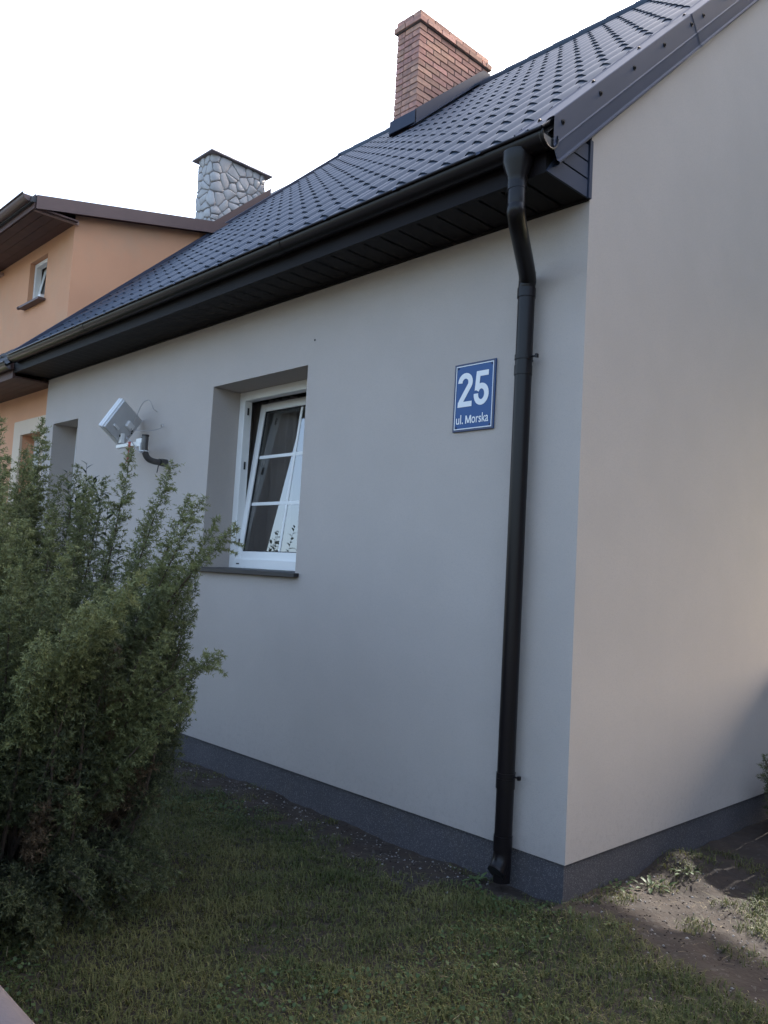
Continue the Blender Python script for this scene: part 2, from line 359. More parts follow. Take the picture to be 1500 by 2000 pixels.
for k in range(3):
    z0, z1 = zz[2*k], zz[2*k+1]
    yl = lambda z: max(FY-.016, (z-(PZ(0,-.135)))/T)     # under the trim
    y0a, y0b = yl(z0)-.03, yl(z1)-.03
    y0a, y0b = max(y0a, FY-.016), max(y0b, FY-.016)
    b = MB(); b.prism([(.004,y0a,z0),(.004,-.034,z0),(.004,-.034,z1),(.004,min(y0b,-.036),z1)], (-.012,0,0)); b.build('closing_board', M['trim'], house)
b = MB(); b.box((-.006, -.028, WT-.008), (.012, -.001, WT+.30)); b.build('corner_strip', M['trim'], house)
b = MB(); b.box((-.02, FY, WT), (-.010, -.03, WT+.2)); b.build('closing_backing', M['rubber'], house)
# gutter
GY, GR, GZ0 = -.437, .0635, 3.492
gp = []
for i in range(15):
    a = math.pi*i/14; gp.append((0, -GR*math.cos(a), -GR*math.sin(a)))
lip = [(0, -GR-.007+.009*math.cos(a), .006+.009*math.sin(a)) for a in [R(d) for d in range(-60, 241, 50)]]
inner = [(0, q[1]*.96, q[2]*.96) for q in reversed(gp)]
b = MB(); b.sweep(lip[::-1]+gp+[(0,GR,.02)], (XL+.09,GY,GZ0), (.052,GY,GZ0)); b.sweep(inner, (XL+.09,GY,GZ0), (.052,GY,GZ0))
b.sweep([gp[i] for i in (0,)]+[inner[-1]], (.052,GY,GZ0), (.052,GY,GZ0+.001))
gutter = b.build('gutter', M['brownmetal'], house, smooth=True)
for x in (.036, XL+.094):
    b = MB(); vs = [(x, GY+q[1], GZ0+q[2]) for q in gp]; b.prism(vs, (-.008,0,0)); 
    b.build('end_cap', M['galv'] if x > 0 else M['brownmetal'], gutter)
b = MB(); pts = [(0.052, GY+q[1]*1.03, GZ0+q[2]*1.03) for q in gp]; b.tube(pts, .005, 6); b.build('end_bead', M['brownmetal'], gutter)
for x in [-.34-.6*k for k in range(12)]:
    if x < XL+.15: break
    b = MB(); b.sweep([(0,-GR-.019,-.004),(0,-GR-.014,.014),(0,-GR+.0,.019),(0,-GR+.03,.017),(0,GR,.03)], (x,GY,GZ0), (x+.028,GY,GZ0)); b.build('bracket', M['trim'], gutter)
for x in (-2.1, -5.1):
    b = MB(); b.sweep([(0,q[1]*1.05-.001,q[2]*1.05) for q in gp], (x,GY,GZ0), (x+.09,GY,GZ0)); b.build('joint_sleeve', M['brownmetal'], gutter, smooth=True)
# downpipe
PR = .0455
b = MB(); b.tube([(-.135,GY,GZ0-.035),(-.135,GY,3.40),(-.134,GY,3.335),(-.132,GY,3.30)], [.077,.074,.05,.047], 24)
b.tube(smoothpath([(-.132,GY,3.32),(-.131,GY,3.20),(-.145,GY+.025,3.135),(-.292,-.115,2.985),(-.318,-.078,2.93),(-.319,-.076,2.86),(-.319,-.076,2.79),(-.319,-.076,.06),(-.319,-.076,.02),(-.319,-.078,-.02),(-.319,-.090,-.058),(-.319,-.112,-.088),(-.319,-.128,-.100)], 8), PR, 24, cap=False)
dp = b.build('downpipe', M['brownmetal'], house, smooth=True)
b = MB(); b.tube(smoothpath([(-.319,-.128,-.100),(-.319,-.112,-.088),(-.319,-.092,-.060)],4), PR*.93, 20, cap=True); b.build('pipe_mouth', M['rubber'], dp)
for (z, hh, rr) in ((2.92, .05, .0495), (2.50, .05, .0485), (.36, .05, .0495), (.075, .075, .0485)):
    b = MB(); b.tube([(-.319,-.077,z),(-.319,-.077,z-hh)], rr, 24); b.build('pipe_sleeve', M['brownmetal'], dp, smooth=True)
for z in (2.545, .375):
    b = MB(); b.tube([(-.319,-.077,z+.012),(-.319,-.077,z-.012)], .0490, 24); b.tube([(-.272,-.077,z),(-.232,-.077,z)], .005, 8); b.obox((-.236,-.077,z), (.006,0,0),(0,.009,0),(0,0,.010)); b.tube([(-.319,-.04,z),(-.319,.02,z)], .006, 8)
    b.build('pipe_clamp', M['brownmetal'], dp)
b = MB(); b.tube(smoothpath([(-.135+.0,GY,3.31),(-.133,GY,3.27)],2), .0495, 24); b.build('pipe_sleeve', M['brownmetal'], dp, smooth=True)
# ---------------------------------------------------------------- windows
def window(root, x0, x1, z0, z1, y, tilt, bars, nm='window', fw=.075, sash=True, handle=True):
    f = MB(); d0, d1 = y, y+.075
    f.box((x0,d0,z0),(x0+fw,d1,z1)); f.box((x1-fw,d0,z0),(x1,d1,z1)); f.box((x0+fw,d0,z1-fw),(x1-fw,d1,z1)); f.box((x0+fw,d0,z0),(x1-fw,d1,z0+fw))
    fr = f.build(nm, M['pvc'], root, bevel=.003)
    sx0, sx1, sz0, sz1 = x0+fw-.012, x1-fw+.012, z0+fw-.004, z1-fw+.010
    y0 = y+.022; sw = .068
    rot = Matrix.Translation((0,y0,sz0)) @ Matrix.Rotation(-tilt,4,'X') @ Matrix.Translation((0,-y0,-sz0))
    def tr(b):
        b.v = [tuple(rot @ Vector(p)) for p in b.v]; return b
    b = MB(); b.box((sx0,y0,sz0),(sx0+sw,y0+.06,sz1)); b.box((sx1-sw,y0,sz0),(sx1,y0+.06,sz1)); b.box((sx0+sw,y0,sz1-sw),(sx1-sw,y0+.06,sz1)); b.box((sx0+sw,y0,sz0),(sx1-sw,y0+.06,sz0+sw))
    tr(b).build('sash', M['pvc'], fr, bevel=.003)
    g0, g1, h0, h1 = sx0+sw, sx1-sw, sz0+sw, sz1-sw
    b = MB(); t = .007
    for q in (((g0,h0),(g0+t,h1)),((g1-t,h0),(g1,h1)),((g0+t,h0),(g1-t,h0+t)),((g0+t,h1-t),(g1-t,h1))): b.box((q[0][0],y0+.012,q[0][1]),(q[1][0],y0+.02,q[1][1]))
    tr(b).build('gasket', M['rubber'], fr)
    for yy in (.020,):
        b = MB(); b.add([(g0,y0+yy,h0),(g1,y0+yy,h0),(g1,y0+yy,h1),(g0,y0+yy,h1)], [(0,1,2,3)]); tr(b).build('pane', M['glass'], fr, fix=False)
    if bars:
        cx = (g0+g1)/2; bw = .013
        b = MB(); b.box((cx-bw,y0+.017,h0),(cx+bw,y0+.026,h1)); tr(b).build('glazing_bar', M['pvc'], fr)
        for k in (1, 2):
            zc = h0+(h1-h0)*k/3
            for q0, q1 in ((g0, cx-bw-.0005), (cx+bw+.0005, g1)):
                b = MB(); b.box((q0,y0+.0172,zc-bw),(q1,y0+.0258,zc+bw)); tr(b).build('glazing_bar', M['pvc'], fr)
    if handle:
        for zc, hh in ((z0+(z1-z0)*.58, .032), (z1-.16, .03), (z0+.22, .02)):
            b = MB(); b.box((x0+fw-.001,y+.03,zc-hh),(x0+fw+.006,y+.045,zc+hh)); b.build('fitting', M['rubber'], fr)
        b = MB(); b.box((x0+.11,y-.002,z0+.03),(x0+.15,y+.003,z0+.04)); b.build('drain_slot', M['rubber'], fr)
    return fr
win = window(house, W1[0]+.001, W1[1]-.001, W1[2]+.012, W1[3]-.003, .262, R(6.6), True)
win2 = window(house, W2[0]+.001, W2[1]-.001, W2[2]+.012, W2[3]-.003, .262, 0, False)
for w_, fr in ((W1, win), (W2, win2)):
    b = MB(); b.add([(w_[0]-.03,-.045,1.326),(w_[1]+.045,-.045,1.326),(w_[1]+.045,.262,1.350),(w_[0]-.03,.262,1.350)], [(0,1,2,3)])
    b = MB(); b.prism([(w_[0]-.03,-.046,1.306),(w_[0]-.03,-.046,1.332),(w_[0]-.03,-.002,1.3345),(w_[0]-.03,-.002,1.312)], (w_[1]-w_[0]+.075,0,0))
    b.prism([(w_[0]+.002,-.002,1.332),(w_[0]+.002,-.002,1.3375),(w_[0]+.002,.262,1.3475),(w_[0]+.002,.262,1.337)], (w_[1]-w_[0]-.004,0,0)); b.build('sill', M['sill'], fr)
# ---------------------------------------------------------------- brick chimney
BW = .065; JT = .010
def brick_mesh(lx, ly, seed):
    rr = random.Random(seed); bm = bmesh.new(); bmesh.ops.create_cube(bm, size=1)
    for v in bm.verts: v.co = (v.co.x*lx, v.co.y*ly, v.co.z*BW)
    bmesh.ops.bevel(bm, geom=bm.edges[:], offset=.004, segments=1, affect='EDGES')
    for v in bm.verts: v.co += Vector((rr.uniform(-1,1), rr.uniform(-1,1), rr.uniform(-1,1)))*.0022
    me = bpy.data.meshes.new('brick'); bm.to_mesh(me); bm.free(); me.materials.append(M['brick']); return me
BM = {}
def brick(lx, ly, c, par):
    k = (round(lx,3), round(ly,3), random.randrange(3))
    if k not in BM: BM[k] = brick_mesh(lx, ly, len(BM)+1)
    place('brick', BM[k], (c[0]+random.uniform(-.002,.002), c[1]+random.uniform(-.002,.002), c[2]), par, rot=(0,0,random.uniform(-.006,.006)))
x0, x1, y0, y1 = CH; x0 = x1-.38; y1 = y0+1.29
core = MB(); core.box((x0+.012,y0+.012,6.3),(x1-.012,y1-.012,8.0)); chim = core.build('chimney', M['mortar'], house)
def course(x0, x1, y0, y1, z, alt, par, off=0):
    W_, L2 = x1-x0, y1-y0
    if alt:      # +x side begins with a stretcher
        k = 0; y = y0
        while y < y1-.05:
            ln = min(.25, y1-y); 
            for xx in (x1-.06, x0+.06): 
                if xx > (x0+x1)/2 or True: brick(.12, ln, (xx, y+ln/2, z), par)
            y += ln+JT
        ln = W_-.24-2*JT
        if ln > .02:
            for yy in (y0+.06, y1-.06): brick(ln, .12, ((x0+x1)/2, yy, z), par)
    else:
        for yy in (y0+.06, y1-.06):
            brick(.25, .12, (x1-.125, yy, z), par); ln = W_-.25-JT; brick(ln, .12, (x0+ln/2, yy, z), par)
        y = y0+.13
        while y < y1-.13-.03:
            ln = min(.25, y1-.13-y); brick(.12, ln, (x1-.06, y+ln/2, z), par); brick(.12, ln, (x0+.06, y+ln/2, z), par); y += ln+JT
z = 7.965-BW/2; k = 0
while z > 6.55:
    # skip courses wholly under the roof plane
    if z+BW > PZ(y0)+.0: course(x0, x1, y0, y1, z, k % 2, chim)
    z -= BW+JT; k += 1
for k, (z, o_) in enumerate(((7.965+JT+BW/2, .035), (7.965+2*JT+BW*1.5, .012))):
    course(x0-o_, x1+o_, y0-o_, y1+o_, z, k % 2, chim)
cr = MB(); cr.box((x0-.02,y0-.02,7.966),(x1+.02,y1+.02,7.972)); cr.box((x0+.0,y0+.0,7.974),(x1-.0,y1-.0,8.113)); cr.build('crown_mortar', M['mortar'], chim)
# lead flashing
b = MB(); e = .02
def fl(y, n): return PZ(y, n)
b.prism([(x1+e,y0-e,fl(y0,.02)),(x1+e,y1+e,fl(y1,.02)),(x1+e,y1+e,fl(y1,.02)+.10),(x1+e,y1-.12,fl(y1,.0)+.11),(x1+e,y0-e,fl(y0,.05)+.17)], (-.016,0,0)); b.build('side_flashing', M['trim'], chim)
b = MB(); b.prism([(x0-.03,y0-e-.004,fl(y0,.03)),(x1+e,y0-e-.004,fl(y0,.03)),(x1+e,y0-e-.004,fl(y0,.05)+.16),(x0-.03,y0-e-.004,fl(y0,.05)+.16)], (0,.018,0)); 
b.sweep([(0,0,0),(0,-.12,-.12*T+.012)], (x0-.06,y0-e-.006,fl(y0,.055)), (x1+.04,y0-e-.006,fl(y0,.055))); b.build('apron_flashing', M['trim'], chim)
b = MB(); b.sweep([(0,0,0),(.11,0,.004)], (x1+e-.001,y0-.14,fl(y0-.14,.056)), (x1+e-.001,y1+.05,fl(y1+.05,.056))); b.build('side_flashing', M['trim'], chim)
# ---------------------------------------------------------------- house number sign
sg = thing('house_number_sign', 'blue enamel plate reading 25 ul. Morska on the grey front wall', 'sign', (-.707, -.004, 2.2))
sx0, sx1, sz0, sz1 = -.857, -.557, 2.2, 2.597
b = MB(); b.box((sx0,-.012,sz0),(sx1,-.002,sz1)); b.build('plate', M['blue'], sg, bevel=.002)
def framed(i0, i1, y, m, nm):
    b = MB(); q = lambda i: (sx0+i, sx1-i, sz0+i, sz1-i); a0, a1, c0, c1 = q(i0); d0, d1, e0, e1 = q(i1)
    V = [(a0,y,c0),(a1,y,c0),(a1,y,c1),(a0,y,c1),(d0,y,e0),(d1,y,e0),(d1,y,e1),(d0,y,e1)]
    b.add(V, [(0,1,5,4),(1,2,6,5),(2,3,7,6),(3,0,4,7)]); return b.build(nm, m, sg)
framed(.001, .0125, -.0135, M['darkblue'], 'edge_band'); framed(.0125, .0175, -.0140, M['white'], 'border_line')
def text(s, cx, z, h, wd, bold, nm, fontsize=1.):
    cu = bpy.data.curves.new('text', 'FONT'); cu.body = s; cu.align_x = 'CENTER'; cu.offset = bold; cu.resolution_u = 6
    t = bpy.data.objects.new('text', cu); COL.objects.link(t); dg = bpy.context.evaluated_depsgraph_get()
    me = bpy.data.meshes.new_from_object(t.evaluated_get(dg)); bpy.data.objects.remove(t)
    co = np.zeros(len(me.vertices)*3); me.vertices.foreach_get('co', co); co = co.reshape(-1, 3)
    a, c = co.min(0), co.max(0); off = ROOT[sg.name]
    X = (co[:,0]-(a[0]+c[0])/2)/(c[0]-a[0])*wd+cx-off[0]; Zz = (co[:,1]-a[1])/(c[1]-a[1])*h+z-off[2]
    me.vertices.foreach_set('co', np.stack([X, np.full(len(X), -.0142-off[1]), Zz], 1).ravel()); me.materials.clear(); me.materials.append(M['white']); me.update()
    o = bpy.data.objects.new(nm, me); COL.objects.link(o); o.parent = sg; return o
def stroke(b, pts, t, y):
    P = [Vector((p[0], 0, p[1])) for p in pts]; L_, R_ = [], []
    for i, p in enumerate(P):
        d = (P[min(i+1, len(P)-1)]-P[max(i-1, 0)]).normalized(); n_ = Vector((-d.z, 0, d.x))*t/2; L_.append(p+n_+Vector((0, y, 0))); R_.append(p-n_+Vector((0, y, 0)))
    k = len(P); b.add(L_+R_, [(i, i+1, k+i+1, k+i) for i in range(k-1)])
def arc(cx, cz, rx, rz, a0, a1, n=18): return [(cx+rx*math.cos(R(a0+(a1-a0)*i/n)), cz+rz*math.sin(R(a0+(a1-a0)*i/n))) for i in range(n+1)]
b = MB(); dx, dz, t = sx0+.031, sz0+.142, .0325
tail = arc(.054, .143, .038, .039, 183, -28)+[(.066, .094), (.046, .064), (.026, .034), (.019, .016)]
stroke(b, [(dx+x, dz+z) for x, z in tail], t, -.0142)
b.add([(dx+.002,-.0144,dz),(dx+.107,-.0144,dz),(dx+.107,-.0144,dz+.031),(dx+.004,-.0144,dz+.031)], [(0,1,2,3)]); b.build('digit_two', M['white'], sg)
b = MB(); dx = sx0+.153
stroke(b, [(dx+x, dz+z) for x, z in arc(.052, .063, .038, .047, 152, -186, 26)], t, -.0142)
b.add([(dx+.012,-.0144,dz+.166),(dx+.101,-.0144,dz+.166),(dx+.101,-.0144,dz+.197),(dx+.014,-.0144,dz+.197)], [(0,1,2,3)])
b.add([(dx+.004,-.0146,dz+.086),(dx+.034,-.0146,dz+.090),(dx+.043,-.0146,dz+.180),(dx+.0135,-.0146,dz+.1965)], [(0,1,2,3)]); b.build('digit_five', M['white'], sg)
text('ul.', sx0+.0535, sz0+.043, .054, .053, .008, 'street_name'); text('orska', sx0+.2035, sz0+.043, .054, .121, .008, 'street_name')
b = MB(); mx, mz, mh = sx0+.096, sz0+.0435, .047
for k, q in enumerate((((.0045,0),(.0045,mh)), ((.0395,0),(.0395,mh)), ((.0065,mh-.001),(.0215,.004)), ((.0375,mh-.001),(.0225,.004)))):
    stroke(b, [(mx+x, mz+z) for x, z in q], .0078, -.0142-.00012*k)
b.build('street_name', M['white'], sg)
for xx, zc in ((sx0+.027, sz1-.025), (sx1-.027, sz1-.025), (sx0+.027, sz0+.025), (sx1-.027, sz0+.025)):
    b = MB(); b.tube([(xx,-.013,zc),(xx,-.017,zc)], [.006,.004], 10); b.build('screw', M['darkblue'], sg)
# small drilled spots on the wall
b = MB(); b.tube([(-2.205,-.003,2.983),(-2.205,.01,2.983)], .008, 8); b.build('wall_plug', M['rubber'], house)
# ---------------------------------------------------------------- panel antenna
an = thing('panel_antenna', 'grey square panel antenna on a bent pipe bracket beside the open window', 'antenna', (-4.18, 0, 2.22))
pp = smoothpath([(-4.18,-.002,2.222),(-4.18,-.12,2.222),(-4.18,-.185,2.245),(-4.18,-.215,2.31),(-4.18,-.217,2.43)], 8)
b = MB(); b.tube(pp, .027, 16); pipe = b.build('bent_pipe', M['galv'], an, smooth=True)
b = MB(); b.tube([(-4.18,0,2.222),(-4.18,-.05,2.222)], .034, 16); b.build('wall_socket', M['galv'], pipe); 
b = MB(); b.tube([(-4.18,-.217,2.425),(-4.18,-.217,2.44)], .030, 16); b.obox((-4.215,-.217,2.415),(.035,0,0),(0,.006,0),(0,0,.006)); b.build('pipe_cap', M['rubber'], pipe)
b = MB(); b.tube([(-4.18,-.075,2.222),(-4.18,-.062,2.222)], .031, 14); b.tube([(-4.19,-.07,2.20),(-4.2,-.075,2.13)], .004, 6); b.build('cable_tie', M['rubber'], pipe)
nA = Vector((-.914,-.297,.276)).normalized(); e1 = Vector((.029,.155,.263)); e1 = (e1-nA*e1.dot(nA)).normalized(); e2 = nA.cross(e1).normalized()
if e2.z > 0: e2 = -e2
CA = Vector((-4.60,-.225,2.575))
def abox(c, hx, hy, hn, m, nm, bev=.0, par=an):
    b = MB(); b.obox(c, e1*hx, e2*hy, nA*hn); return b.build(nm, m, par, bevel=bev)
bk = abox(CA, .152, .152, .011, M['antennaback'], 'back_plate', .004)
abox(CA+nA*.024, .160, .160, .012, M['antenna'], 'housing', .005)
abox(CA+nA*.054, .157, .157, .016, M['antenna'], 'radome', .006)
abox(CA-nA*.026+e1*.022+e2*.052, .030, .042, .018, M['antenna'], 'connector_box', .005)
abox(CA-nA*.018-e1*.075-e2*.055, .012, .035, .010, M['antenna'], 'hinge', .002)
for a_, c_ in ((.06,.118), (.04,.128)): 
    b = MB(); q = CA-nA*.010+e1*a_+e2*c_-e1*.05; b.tube([q, q-nA*.008], .009, 8); b.build('bolt', M['rubber'], bk)
pv_ = CA-e1*.115+e2*.06-nA*.03
b = MB(); b.obox(pv_, (.022,0,0),(0,.018,0),(0,0,.045)); b.build('tilt_bracket', M['pvc'], an, bevel=.003)
b = MB(); b.tube([pv_+Vector((0,-.022,.02)), pv_+Vector((0,.022,.02))], .011, 8); b.build('tilt_bolt', M['rubber'], an)
AZ = 2.372
b = MB(); b.box((-4.69,-.235,AZ-.016),(-4.23,-.195,AZ+.016)); b.build('arm', M['pvc'], an, bevel=.003)
b = MB(); b.box((-4.31,-.238,AZ-.032),(-4.212,-.192,AZ+.04)); b.box((-4.222,-.25,AZ-.09),(-4.208,-.18,AZ-.0)); b.build('clamp_plate', M['pvc'], an, bevel=.003)
b = MB(); b.tube([(-4.18+.034*math.cos(a),-.217+.034*math.sin(a),AZ-.075) for a in np.linspace(0,2*math.pi,14)], .005, 6); b.build('u_bolt', M['pvc'], an)
b = MB(); b.tube([(-4.43,-.215,AZ-.02),(-4.43,-.215,AZ+.022)], .030, 12); b.obox((-4.425,-.24,AZ-.08),(.009,0,.002),(0,.002,0),(0.004,0,.075)); b.obox((-4.44,-.243,AZ-.14),(.008,0,.002),(0,.002,0),(0.0,0,.02)); b.build('red_tape', M['red'], an)
q0 = CA-nA*.04+e1*.01+e2*.07
b = MB(); b.tube(smoothpath([q0, q0+Vector((.02,-.02,-.07)), (-4.47,-.25,2.44), (-4.42,-.24,AZ+.03), (-4.33,-.265,AZ+.012), (-4.23,-.27,AZ-.055), (-4.155,-.26,AZ-.095), (-4.15,-.23,AZ-.07)], 6), .0055, 6); b.build('cable', M['cable'], an, smooth=True)
b = MB(); b.tube(smoothpath([q0+e1*.02, q0+Vector((.0,.03,.08)), (-4.53,-.10,2.76),(-4.47,-.08,2.80),(-4.42,-.07,2.78),(-4.40,-.05,2.72),(-4.40,-.01,2.70)], 6), .003, 6); b.build('cable', M['cable'], an, smooth=True)
b = MB(); b.tube(smoothpath([(-4.45,-.2,2.51),(-4.36,-.15,2.50),(-4.25,-.1,2.505),(-4.17,-.07,2.53),(-4.18,-.06,2.555),(-4.24,-.05,2.56),(-4.3,-.005,2.55)], 6), .003, 6); b.build('cable', M['cable'], an, smooth=True)
# ---------------------------------------------------------------- curtains
def curtain(x0, x1, y, z0, z1, label, fold, m):
    b = MB(); n_ = int(abs(x1-x0)/.012); k = 6; vs = []
    for j in range(k):
        z_ = z0+(z1-z0)*j/(k-1)
        for i in range(n_+1):
            x = x0+(x1-x0)*i/n_; vs.append((x+.01*math.sin(j*1.3+i*.3), y+fold*math.sin(x*62+.5*math.sin(x*17)+.12*j)+fold*.4*math.sin(x*131), z_))
    b.add(vs, [(j*(n_+1)+i, j*(n_+1)+i+1, (j+1)*(n_+1)+i+1, (j+1)*(n_+1)+i) for j in range(k-1) for i in range(n_)])
    o = b.build('curtain', m, None, smooth=True); o['label'] = label; o['category'] = 'curtain'; o['group'] = 'curtains behind the open window'
curtain(-3.75, -3.12, .56, .35, 2.80, 'grey curtain gathered at the left side of the open window', .02, M['curtain'])
curtain(-2.52, -2.20, .56, .35, 2.80, 'grey curtain gathered at the right side of the open window', .02, M['curtain'])
# ---------------------------------------------------------------- neighbouring orange house
nb = thing('neighbouring_house', 'orange rendered house with brown eaves joined to the far end of the grey house', 'house', (-10.5, 4, GZ))
NX = -15.; NY = .10; DY = .15
def DZ(y): return 5.335+.213*(y+.33)
win3 = (-8.34, -7.775, 4.49, 5.07); nwin = (-7.93, -7.30, 1.3, 2.80)
def panel(b, y, X, Zs, hole, dep):
    for i in range(len(X)-1):
        for j in range(len(Zs)-1):
            if (i, j) == hole: continue
            b.add([(X[i],y,Zs[j]),(X[i+1],y,Zs[j]),(X[i+1],y,Zs[j+1]),(X[i],y,Zs[j+1])], [(0,1,2,3)])
    i, j = hole; b.prism([(X[i],y,Zs[j]),(X[i+1],y,Zs[j]),(X[i+1],y,Zs[j+1]),(X[i],y,Zs[j+1])], (0,dep,0), cap=False)
b = MB(); panel(b, NY, [NX, nwin[0], nwin[1], XL+.002], [GZ-.2, nwin[2], nwin[3], 3.55], (1,1), .16)
panel(b, DY, [NX, win3[0], win3[1], XL-.02], [3.55, win3[2], win3[3], 5.26], (1,1), .14)
cx_ = XL-.02; b.add([(cx_,DY,3.6),(cx_,4.05,7.4),(cx_,4.05,7.45),(cx_,2.15,DZ(2.15)-.07),(cx_,DY,DZ(DY)-.07),], [(0,1,2,3,4)])
b.add([(NX,DY,3.55),(NX,8.1,3.55),(NX,8.1,5.3),(NX,4.05,7.4),(NX,2.1,5.8),(NX,DY,5.3)], [(5,4,3,2,1,0)]); b.add([(NX,NY,GZ-.2),(NX,8.1,GZ-.2),(NX,8.1,3.56),(NX,NY,3.56)], [(3,2,1,0)])
b.add([(NX,8.1,GZ-.2),(XL,8.1,GZ-.2),(XL,8.1,3.6),(NX,8.1,3.6)], [(0,1,2,3)]); b.add([(NX,.45,GZ),(XL-.06,.45,GZ),(XL-.06,.45,5.2),(NX,.45,5.2)], [(0,1,2,3)])
b.build('wall', M['orange'], nb)
b = MB(); b.prism([(NX,2.0,PZ(2.0)),(NX,RY,PZ(RY)),(NX,8.6,PZ(-.5)),(NX,8.6,PZ(-.5)-.1),(NX,RY,PZ(RY)-.1),(NX,2.0,PZ(2)-.1)], (cx_-NX-.004,0,0)); b.build('roof', M['oldtile'], nb)
# small pent roof of old tiles below the upper wall
otm = tile_mb(amp=.028, wd=.30, ln=.40, step=.022); otmesh = otm.mesh('roof_tile', M['oldtile'], smooth=True)
for r in range(2):
    for c in range(16): 
        y = -.44+r*.40*CP; place('roof_tile', otmesh, (XL-.03-(c+1)*.30, y, PZ(y,-.035)), nb)
b = MB(); b.prism([(NX,-.42,PZ(-.42,-.05)),(NX,DY+.02,PZ(DY,-.05)),(NX,DY+.02,PZ(DY,-.1)),(NX,-.42,PZ(-.42,-.1))], (XL-NX-.02,0,0)); b.build('pent_deck', M['brownwood'], nb)
for k in range(5):
    ya = NY-.004-k*.094; b = MB(); b.box((NX, ya-.088, 3.30-.0015*k), (XL-.004, ya, 3.315)); b.build('soffit_board', M['brownwood'], nb)
b = MB(); b.box((NX,-.395,3.285),(XL-.004,-.372,3.50)); b.build('fascia', M['brownwood'], nb)
b = MB(); b.sweep(lip[::-1]+gp, (NX,GY-.004,3.432), (XL+.03,GY-.004,3.432)); ng = b.build('gutter', M['brownmetal'], nb, smooth=True)
# dormer roof and eaves
b = MB(); b.prism([(NX,-.40,DZ(-.40)),(NX,2.2,DZ(2.2)),(NX,2.2,DZ(2.2)-.06),(NX,-.40,DZ(-.40)-.06)], (-6.905-NX,0,0)); b.build('dormer_roof', M['oldtile'], nb)
b = MB(); b.prism([(-6.90,-.345,DZ(-.345)+.02),(-6.90,2.25,DZ(2.25)+.02),(-6.90,2.25,DZ(2.25)-.135),(-6.90,-.345,DZ(-.345)-.135)], (.014,0,0)); b.prism([(-7.05,-.345,DZ(-.345)+.012),(-7.05,2.25,DZ(2.25)+.012),(-7.05,2.25,DZ(2.25)+.02),(-7.05,-.345,DZ(-.345)+.02)], (.16,0,0)); b.build('dormer_verge', M['browntrim'], nb)
b = MB(); b.prism([(XL-.018,DY-.36,DZ(DY-.36)-.10),(XL-.018,2.15,DZ(2.15)-.10),(XL-.018,2.15,DZ(2.15)-.112),(XL-.018,DY-.36,DZ(DY-.36)-.112)], (.118,0,0)); b.build('verge_soffit', M['brownwood'], nb)
for k in range(4):
    ya = DY-.004-k*.12; b = MB(); b.box((NX, ya-.114, 5.215-.001*k), (-6.91, ya, 5.232)); b.build('soffit_board', M['brownwood'], nb)
b = MB(); b.box((-6.998,-.335,5.20),(-6.955,DY+.02,5.235)); b.build('eave_batten', M['litwood'], nb)
b = MB(); b.box((-9.52,-.02,5.13),(-9.30,DY-.003,5.17)); b.build('eave_batten', M['litwood'], nb)
b = MB(); b.sweep(lip[::-1]+gp, (NX,-.42,5.335), (-6.93,-.42,5.335)); b.prism([(-6.938,-.42+q[1],5.335+q[2]) for q in gp], (.008,0,0)); b.build('dormer_gutter', M['browntrim'], nb, smooth=True)
b = MB(); b.box((NX,-.362,5.20),(-6.91,-.348,5.36)); b.build('dormer_fascia', M['brownwood'], nb)
dw = window(nb, win3[0]+.002, win3[1]-.002, win3[2]+.012, win3[3]-.003, DY+.06, R(10), False, fw=.05, handle=False)
b = MB(); b.box((win3[0]-.06,DY-.09,4.462),(win3[1]+.05,DY+.06,4.488)); b.tube([(win3[0]-.062,DY-.08,4.472),(win3[0]-.03,DY-.08,4.472)], .022, 10); b.build('sill', M['browntrim'], dw)
b = MB(); b.box((win3[1]-.06,DY-.05,4.489),(win3[1]+.0,DY+.05,4.54)); b.build('window_stay', M['pvc'], dw)
lw = window(nb, nwin[0]+.002, nwin[1]-.002, nwin[2]+.012, nwin[3]-.003, NY+.14, 0, False, handle=False)
so_ = MB(); X0, X1, Z1 = -8.16, -7.06, 2.975
so_.box((X0,NY-.03,nwin[3]),(X1,NY-.002,Z1)); so_.box((X0,NY-.0302,nwin[2]),(nwin[0],NY-.002,nwin[3]-.0005)); so_.box((nwin[1],NY-.0302,nwin[2]),(X1,NY-.002,nwin[3]-.0005)); so_.build('window_surround', M['cream'], nb)
# ---------------------------------------------------------------- stone chimney of the neighbour
SX0, SX1, SY0, SY1, SZ0, SZ1 = -8.02, -7.60, 2.22, 3.16, 5.7, 7.14; RR = .09
per = [(SX1-SX0-2*RR), RR*math.pi/2, (SY1-SY0-2*RR), RR*math.pi/2]*2
def unwrap(s, d):          # perimeter coordinate -> point, starting at the -y face left end
    s = s % sum(per); i = 0
    while s > per[i]: s -= per[i]; i += 1
    cs = [(SX1-RR,SY0+RR),(SX1-RR,SY1-RR),(SX0+RR,SY1-RR),(SX0+RR,SY0+RR)]
    r = RR+d
    if i == 0: return (SX0+RR+s, SY0-d)
    if i == 2: return (SX1+d, SY0+RR+s)
    if i == 4: return (SX1-RR-s, SY1+d)
    if i == 6: return (SX0-d, SY1-RR-s)
    c = cs[(i-1)//2]; a0 = -math.pi/2+(i-1)//2*math.pi/2; a = a0+s/RR
    return (c[0]+r*math.cos(a), c[1]+r*math.sin(a))
pts = [unwrap(s, -.012) for s in np.linspace(0, sum(per), 49)[:-1]]
b = MB(); b.prism([(x,y,SZ0) for x, y in pts], (0,0,SZ1-SZ0)); stc = b.build('chimney', M['stonejoint'], nb, label='stone clad chimney with a flat metal cap')
rs = random.Random(5); TP = sum(per); seeds = []
cw, chh = .135, .118
rows_ = int((SZ1-SZ0)/chh); cols_ = int(TP/cw)
